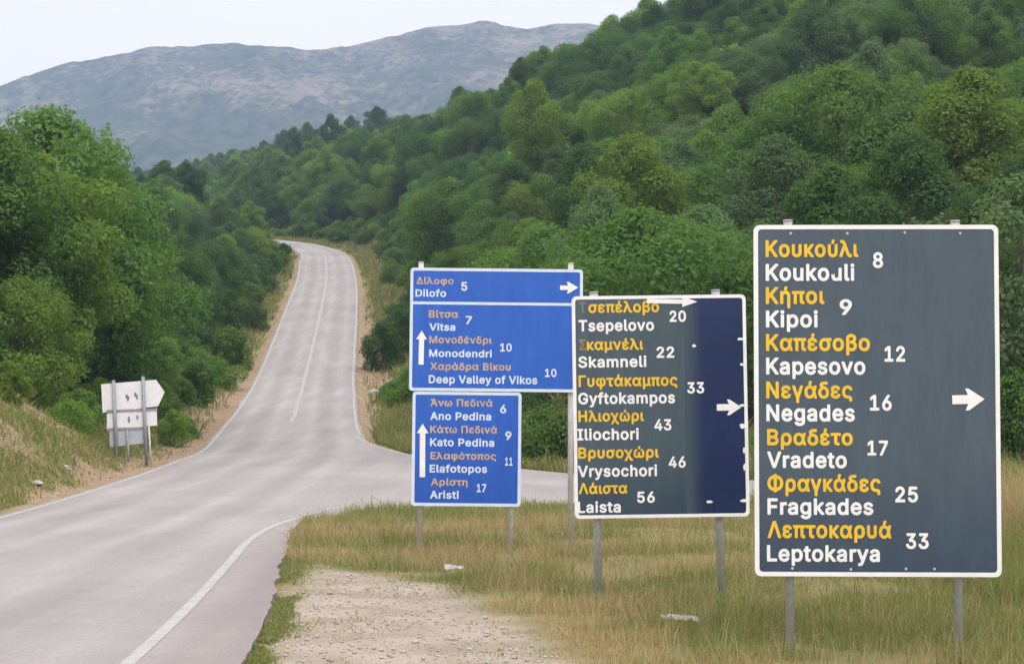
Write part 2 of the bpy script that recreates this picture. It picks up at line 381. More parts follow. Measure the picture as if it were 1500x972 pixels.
me = np_mesh('ground', np.column_stack([vx, vy, vz]), faces, True,
             {'gravel': gravel_mask(vx, vy), 'dirt': dirt_mask(vx, vy), 'wood': wood_mask(vx, vy)})
m, N, L, b = new_mat('verge ground')
pos = geo_pos(N, L)
def attr(N, nm): a = N.new('ShaderNodeAttribute'); a.attribute_name = nm; return a.outputs['Fac']
base = ramp(N, L, noise(N, L, 0.9, 6, pos), [(0.3, (0.12, 0.13, 0.048)), (0.5, (0.20, 0.175, 0.08)), (0.7, (0.27, 0.21, 0.115))])
grav = ramp(N, L, noise(N, L, 22, 8, pos, 0.75), [(0.28, (0.17, 0.14, 0.115)), (0.5, (0.325, 0.278, 0.232)), (0.72, (0.48, 0.425, 0.37))])
grav = mixc(N, L, 0.5, grav, ramp(N, L, noise(N, L, 1.3, 5, pos), [(0.35, (0.255, 0.205, 0.16)), (0.65, (0.42, 0.365, 0.312))]))
dirt = ramp(N, L, noise(N, L, 3.5, 7, pos, 0.65), [(0.3, (0.17, 0.112, 0.068)), (0.55, (0.29, 0.215, 0.145)), (0.75, (0.40, 0.325, 0.24))])
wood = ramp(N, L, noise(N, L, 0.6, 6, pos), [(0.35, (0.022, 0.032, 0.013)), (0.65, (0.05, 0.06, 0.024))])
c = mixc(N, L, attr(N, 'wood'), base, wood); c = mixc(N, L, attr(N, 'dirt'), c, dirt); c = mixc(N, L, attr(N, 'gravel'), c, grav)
L.new(c, b.inputs['Base Color']); b.inputs['Roughness'].default_value = 0.95; b.inputs['Specular IOR Level'].default_value = 0.1
bp = N.new('ShaderNodeBump'); bp.inputs['Strength'].default_value = 0.7; bp.inputs['Distance'].default_value = 0.03
L.new(noise(N, L, 26, 6, pos, 0.7), bp.inputs['Height']); L.new(bp.outputs[0], b.inputs['Normal'])
tag(link('ground', me, m), 'dry grassy verges, gravel lay-by and wooded hillside ground', 'ground', kind='structure')

# ------------------------------------------------------------------ roads
def road_mat():
    m, N, L, b = new_mat('pale worn asphalt')
    pos = geo_pos(N, L)
    grain = ramp(N, L, noise(N, L, 38, 7, pos, 0.85), [(0.3, (0.185, 0.178, 0.176)), (0.7, (0.335, 0.324, 0.319))])
    streak = ramp(N, L, noise(N, L, 1.0, 6, geo_pos(N, L, (1.4, 0.09, 1), R(7)), 0.6), [(0.33, (0.89, 0.89, 0.90)), (0.67, (1.08, 1.08, 1.08))])
    patch = ramp(N, L, noise(N, L, 0.13, 4, pos, 0.6), [(0.35, (0.93, 0.90, 0.91)), (0.65, (1.07, 1.06, 1.05))])
    big = ramp(N, L, noise(N, L, 2.6, 6, pos, 0.65), [(0.3, (0.95, 0.95, 0.95)), (0.7, (1.05, 1.05, 1.05))])
    c = mixc(N, L, 1.0, grain, streak, 'MULTIPLY'); c = mixc(N, L, 1.0, c, patch, 'MULTIPLY'); c = mixc(N, L, 1.0, c, big, 'MULTIPLY')
    # fine cracks
    v = N.new('ShaderNodeTexVoronoi'); v.feature = 'DISTANCE_TO_EDGE'; v.inputs['Scale'].default_value = 0.35
    wp = N.new('ShaderNodeVectorMath'); wp.operation = 'ADD'; L.new(pos, wp.inputs[0])
    nn = N.new('ShaderNodeTexNoise'); nn.inputs['Scale'].default_value = 1.2; nn.inputs['Detail'].default_value = 6; L.new(pos, nn.inputs['Vector'])
    L.new(nn.outputs['Color'], wp.inputs[1]); L.new(wp.outputs[0], v.inputs['Vector'])
    cr = ramp(N, L, v.outputs['Distance'], [(0.0, (0.72, 0.71, 0.71)), (0.008, (1, 1, 1))])
    gate = ramp(N, L, noise(N, L, 0.2, 3, pos), [(0.52, (0, 0, 0)), (0.62, (1, 1, 1))])
    c2 = mixc(N, L, 1.0, c, cr, 'MULTIPLY'); c = mixc(N, L, gate, c, c2)
    tr = attr(N, 'track'); c = mixc(N, L, tr, c, mixc(N, L, 1.0, c, (1.26, 1.25, 1.245), 'MULTIPLY'))
    ol = attr(N, 'oil'); c = mixc(N, L, ol, c, mixc(N, L, 1.0, c, (0.91, 0.90, 0.90), 'MULTIPLY'))
    ed = attr(N, 'edge'); c = mixc(N, L, ed, c, mixc(N, L, 1.0, c, (0.84, 0.79, 0.775), 'MULTIPLY'))
    L.new(c, b.inputs['Base Color']); b.inputs['Roughness'].default_value = 0.8; b.inputs['Specular IOR Level'].default_value = 0.25
    bp = N.new('ShaderNodeBump'); bp.inputs['Strength'].default_value = 0.35; bp.inputs['Distance'].default_value = 0.01
    L.new(noise(N, L, 70, 4, pos, 0.8), bp.inputs['Height']); L.new(bp.outputs[0], b.inputs['Normal'])
    return m
M['asphalt'] = road_mat()
S = len(RD); fine = np.linspace(0, S - 1, (S - 1) * 5 + 1); idx = np.arange(S)
def rs(a): return np.interp(fine, idx, a)
fx, fy, fz, fh = rs(RC[:, 0]), rs(RC[:, 1]), rs(RZ), rs(RH); fnx, fny = rs(RN[:, 0]), rs(RN[:, 1])
nl = np.hypot(fnx, fny); fnx /= nl; fny /= nl
shr = np.where(fy < 34, shoulder_w(fy), 0.2) + (fbm(fy, fy * 0, 1.4, 41) - 0.5) * np.where(fy < 34, 0.13, 0.1) + (vnoise(fy, fy * 0, 0.35, 47) - 0.5) * 0.05
shl = 0.22 + (fbm(fy, fy * 0 + 9, 1.1, 43) - 0.5) * 0.16
prof = [('e', -1, -0.16), ('e', -1, 0), ('e', -1, 0)] + [('f', t, 0) for t in np.linspace(-1, 1, 25)] + [('e', 1, 0), ('e', 1, 0), ('e', 1, -0.16)]
V = []; TR = []; ED = []; OL = []
for kind, t, dz in prof:
    if kind == 'f': o = t * fh
    else: o = np.where(t > 0, fh + shr, -fh - shl)
    if kind == 'e' and t > 0: dz = np.where((fy > 32) & (fy < 75), dz - 0.012, dz)
    crown_ = 0.03 * (1 - np.clip(np.abs(o) / fh, 0, 1) ** 2)
    V.append(np.column_stack([fx + fnx * o, fy + fny * o, fz + dz + crown_ - 0.03]))
    tt = o / fh
    TR.append(np.exp(-((np.abs(np.abs(tt) - 0.5) - 0.24) / 0.09) ** 2) * 0.55 * np.where(fy > 62, 1, 0.8))
    OL.append(np.exp(-((np.abs(tt) - 0.5) / 0.13) ** 2) * np.clip(0.2 + 1.2 * fbm(tt * 6, fy * 0.35, 3.0, 46), 0, 1))
    ED.append(np.clip((np.abs(o) - fh + 0.05) / 0.3, 0, 1) * np.where((o > 0) & (fy > 29) & (fy < 78), 0, 1))
V = np.array(V); k, n = V.shape[:2]
ii = (np.array([q for q in range(k - 1) if q not in (1, k - 3)])[:, None] * n + np.arange(n - 1)[None, :]).ravel()
fcs = np.column_stack([ii, ii + n, ii + n + 1, ii + 1])[:, ::-1]
me = np_mesh('road', V.reshape(-1, 3), fcs[:, ::-1], True, {'track': np.array(TR).ravel() * (0.45 + 1.1 * fbm(V.reshape(-1, 3)[:, 0] * 3, V.reshape(-1, 3)[:, 1] * 0.5, 3.0, 44)), 'edge': np.clip(np.array(ED).ravel(), 0, 1), 'oil': np.array(OL).ravel()})
road = tag(link('road', me, M['asphalt']), 'pale grey two lane road climbing the hill past the junction', 'road', kind='structure')
# side road sheet (8 mm under the main road's surface where they overlap)
xs = np.concatenate([np.linspace(-9, -4.2, 9), np.linspace(-4, 12, 60), np.linspace(13, 90, 30)])
V = []; TR = []
for t in np.linspace(-0.02, 1.02, 27):
    ny = np.interp(xs, NEAR[:, 0], NEAR[:, 1]); fy2 = np.interp(xs, FAR[:, 0], FAR[:, 1], left=76)
    ny = np.where(xs < -4, 30.5, ny)
    y = ny + (fy2 - ny) * np.clip(t, 0, 1)
    z = np.interp(y, [36, 50, 60, 78], [0, 0.03, 0.2, 0.7]) - 0.014
    o, rz_, h_ = road_info(xs, y); blend = smooth((o - h_ + 0.6) / 2.5)
    z = np.where(o < h_ + 3, (rz_ - 0.034) * (1 - blend) + z * blend, z)
    z = np.where((t < 0) | (t > 1), z - 0.15, z); V.append(np.column_stack([xs, y, z]))
    TR.append(np.clip(0.45 * np.sin(t * 14) + 0.1, 0, 1) * smooth((xs + 5) / 5))
V = np.array(V); k, n = V.shape[:2]; ii = (np.arange(k - 1)[:, None] * n + np.arange(n - 1)[None, :]).ravel()
me = np_mesh('side_road', V.reshape(-1, 3), np.column_stack([ii, ii + 1, ii + n + 1, ii + n]), True, {'track': np.array(TR).ravel(), 'edge': np.zeros(k * n)})
tag(link('side_road', me, M['asphalt']), 'pale grey side road branching off to the right', 'side road', kind='structure')
# painted lines
m, N, L, b = new_mat('worn white road paint')
pos = geo_pos(N, L)
c = ramp(N, L, noise(N, L, 4.0, 10, pos, 0.85), [(0.40, (0.25, 0.24, 0.235)), (0.49, (0.325, 0.316, 0.303)), (0.78, (0.40, 0.39, 0.37))])
L.new(c, b.inputs['Base Color']); b.inputs['Roughness'].default_value = 0.75; M['line'] = m
m, N, L, b = new_mat('faded white road paint')
pos = geo_pos(N, L)
c = ramp(N, L, noise(N, L, 2.0, 8, pos, 0.75), [(0.36, (0.265, 0.255, 0.25)), (0.52, (0.31, 0.30, 0.292)), (0.8, (0.36, 0.35, 0.335))])
L.new(c, b.inputs['Base Color']); b.inputs['Roughness'].default_value = 0.75; M['line_faded'] = m
def surf_z(x, y, o, h, z): return z + 0.03 * (1 - np.clip(np.abs(o) / h, 0, 1) ** 2) - 0.03
def line_strip(name, o0, o1, sel, mat, label):
    V = []
    for o in (o0, o1):
        V.append(np.column_stack([fx + fnx * o, fy + fny * o, surf_z(fx, fy, o, fh, fz) + 0.004])[sel])
    V = np.array(V); n = V.shape[1]; ii = np.arange(n - 1)
    me = np_mesh(name, V.reshape(-1, 3), np.column_stack([ii, ii + n, ii + n + 1, ii + 1]), True)
    tag(link(name, me, mat), label, 'road line', kind='structure')
wl = 0.06
wob = (fbm(fy, fy * 0 + 3, 6, 51) - 0.5) * 0.06
line_strip('edge_line', -fh + wob + wl - 0.02, -fh + wob - wl - 0.02, (fy > -20), M['line'], 'worn white edge line along the left side of the road')
line_strip('edge_line', fh + wob + wl, fh + wob - wl, (fy > 76.5), M['line'], 'worn white edge line along the right side of the climbing road')
line_strip('centre_line', wob * 2 + 0.06, wob * 2 - 0.14, (fy > 84), M['line_faded'], 'faded white centre line up the climbing road')
# near right edge line curving into the side road
def poly_strip(name, pts, w_, mat, label, zf):
    P = catmull(np.array(pts, float), 10); T = np.gradient(P, axis=0); T /= np.linalg.norm(T, axis=1)[:, None]
    Nn = np.column_stack([T[:, 1], -T[:, 0]]); V = []
    ww = w_ * (1 + 0.15 * (fbm(np.arange(len(P)), np.zeros(len(P)), 4, 3) - 0.5))
    for s in (-1, 1):
        q = P + Nn * s * ww[:, None]; V.append(np.column_stack([q, zf(q[:, 0], q[:, 1])]))
    V = np.array(V); n = len(P); ii = np.arange(n - 1)
    tag(link(name, np_mesh(name, V.reshape(-1, 3), np.column_stack([ii, ii + 1, ii + n + 1, ii + n]), True), mat), label, 'road line', kind='structure')
def z_main(x, y):
    o, rz_, h_ = road_info(x, y); zm = surf_z(x, y, o, h_, rz_)
    z = np.interp(y, [36, 50, 60, 78], [0, 0.03, 0.2, 0.7]) - 0.014; blend = smooth((o - h_ + 0.6) / 2.5)
    zs2 = np.where(o < h_ + 3, (rz_ - 0.034) * (1 - blend) + z * blend, z)
    return np.where(y > 29.5, np.maximum(np.where(o < h_ + 0.2, zm, -9), zs2), zm) + 0.004
poly_strip('edge_line', [(-2.2, 2), (-2.75, 10)] + [tuple(gnd(*p)[:2]) for p in ((180, 972), (238, 920), (290, 870), (336, 820), (371, 784), (400, 768), (425, 759))] , 0.058, M['line'], 'worn white edge line in the foreground curving towards the side road', z_main)
poly_strip('edge_line', [tuple(gnd(*p)[:2]) for p in ((425, 759), (455, 750), (490, 742), (530, 737))], 0.06, M['line_faded'], 'faded end of the edge line at the side road corner', z_main)
def z_far(x, y):
    z = np.interp(y, [36, 50, 60, 78], [0, 0.03, 0.2, 0.7]) - 0.014
    o, rz_, h_ = road_info(x, y); blend = smooth((o - h_ + 0.6) / 2.5)
    return np.where(o < h_ + 3, np.maximum((rz_ - 0.034) * (1 - blend) + z * blend, np.where(o < h_ + 0.2, surf_z(x, y, o, h_, rz_), -9)), z) + 0.005
FE2 = FAR[:9] + np.array([-0.25, -0.35])
poly_strip('edge_line', [tuple(p) for p in FE2], 0.07, M['line'], 'worn white edge line round the far corner of the junction', z_far)

# ------------------------------------------------------------------ far mountain
RIDGE = [(-300, 250), (-160, 190), (0, 118), (60, 96), (100, 84), (160, 78), (200, 66), (240, 60), (290, 60), (340, 56), (400, 62), (470, 66), (510, 61), (560, 50), (600, 41), (640, 32), (690, 29), (712, 24), (740, 30), (770, 34), (820, 29), (880, 31), (940, 33), (1100, 30), (1300, 60), (1600, 130)]
MY = 2400.0
mxs = np.linspace(-1150, 1150, 380)
rp = [at(px, py, MY) for px, py in RIDGE]; rx = np.array([p.x for p in rp]); rzz = np.array([p.z for p in rp])
mt_ = np.concatenate([np.linspace(0, 1, 150), np.linspace(1.02, 1.35, 12)])
MX, MT = np.meshgrid(mxs, mt_); MXr, MTr = MX.ravel(), MT.ravel()
rid = np.interp(MXr, rx, rzz)
my = 1150 + (MY - 1150) * MTr
pr = np.where(MTr <= 1, 0.80 * MTr ** 0.95 + 0.20 * MTr ** 3, 1 - (MTr - 1) * 1.6)
env = np.clip(4 * MTr * (1 - MTr), 0, 1)
gul = (fbm(MXr + my * 0.5, my * 0.25, 190, 61) - 0.5) * 150 + (fbm(MXr, my, 60, 64) - 0.5) * 45
mz = rid * pr + gul * env + (fbm(MXr, my, 26, 66) - 0.5) * 9 * np.clip(MTr * 3, 0, 1) - 6
k, n = MX.shape; ii = (np.arange(k - 1)[:, None] * n + np.arange(n - 1)[None, :]).ravel()
me = np_mesh('mountain', np.column_stack([MXr, my, mz]), np.column_stack([ii, ii + 1, ii + n + 1, ii + n]), True)
m, N, L, b = new_mat('scrubby limestone mountain')
pos = geo_pos(N, L)
rock = ramp(N, L, noise(N, L, 0.03, 8, pos, 0.7), [(0.3, (0.15, 0.135, 0.105)), (0.7, (0.38, 0.325, 0.265))])
scrub = ramp(N, L, noise(N, L, 0.045, 9, pos, 0.75), [(0.36, (0.02, 0.04, 0.028)), (0.64, (0.115, 0.13, 0.08))])
sel = N.new('ShaderNodeMath'); sel.operation = 'MULTIPLY_ADD'
sep2 = N.new('ShaderNodeSeparateXYZ'); L.new(pos, sep2.inputs[0])
hz_ = N.new('ShaderNodeMapRange'); hz_.inputs['From Min'].default_value = 150; hz_.inputs['From Max'].default_value = 520; hz_.inputs['To Min'].default_value = -0.22; hz_.inputs['To Max'].default_value = 0.12
L.new(sep2.outputs['Z'], hz_.inputs['Value'])
n1 = noise(N, L, 0.008, 5, geo_pos(N, L, (0.9, 0.5, 1.3)), 0.6); n2 = noise(N, L, 0.085, 5, geo_pos(N, L, (1, 0.6, 1.5)), 0.7)
ad = N.new('ShaderNodeMath'); ad.operation = 'MULTIPLY_ADD'; L.new(n2, ad.inputs[0]); ad.inputs[1].default_value = 1.1; L.new(n1, ad.inputs[2])
ad2 = N.new('ShaderNodeMath'); ad2.operation = 'ADD'; L.new(ad.outputs[0], ad2.inputs[0]); L.new(hz_.outputs[0], ad2.inputs[1]); sc_ = N.new('ShaderNodeMath'); sc_.operation = 'SUBTRACT'; L.new(ad2.outputs[0], sc_.inputs[0]); sc_.inputs[1].default_value = 0.5
fac = ramp(N, L, sc_.outputs[0], [(0.57, (0, 0, 0)), (0.72, (0.8, 0.8, 0.8))])
L.new(mixc(N, L, fac, scrub, rock), b.inputs['Base Color']); b.inputs['Roughness'].default_value = 1.0; b.inputs['Specular IOR Level'].default_value = 0
tag(link('mountain', me, m), 'far blue hazy mountain of scrub and bare limestone', 'mountain', kind='structure')

# ------------------------------------------------------------------ haze
bm = bmesh.new(); bm_box(bm, -1700, 1700, -1600, 3050, float(min(vz.min(), mz.min())) - 1.0 - 200 * 0, 760)
m = bpy.data.materials.new('thin summer haze'); m.use_nodes = True; N = m.node_tree.nodes; L = m.node_tree.links
N.remove(N['Principled BSDF']); pv = N.new('ShaderNodeVolumePrincipled')
pv.inputs['Color'].default_value = (0.33, 0.45, 0.68, 1); pv.inputs['Density'].default_value = 0.00045; pv.inputs['Anisotropy'].default_value = 0.0
L.new(pv.outputs[0], N['Material Output'].inputs['Volume'])
tag(bm_obj('haze', bm, m), 'thin blue summer haze over the valley', 'haze', kind='stuff')

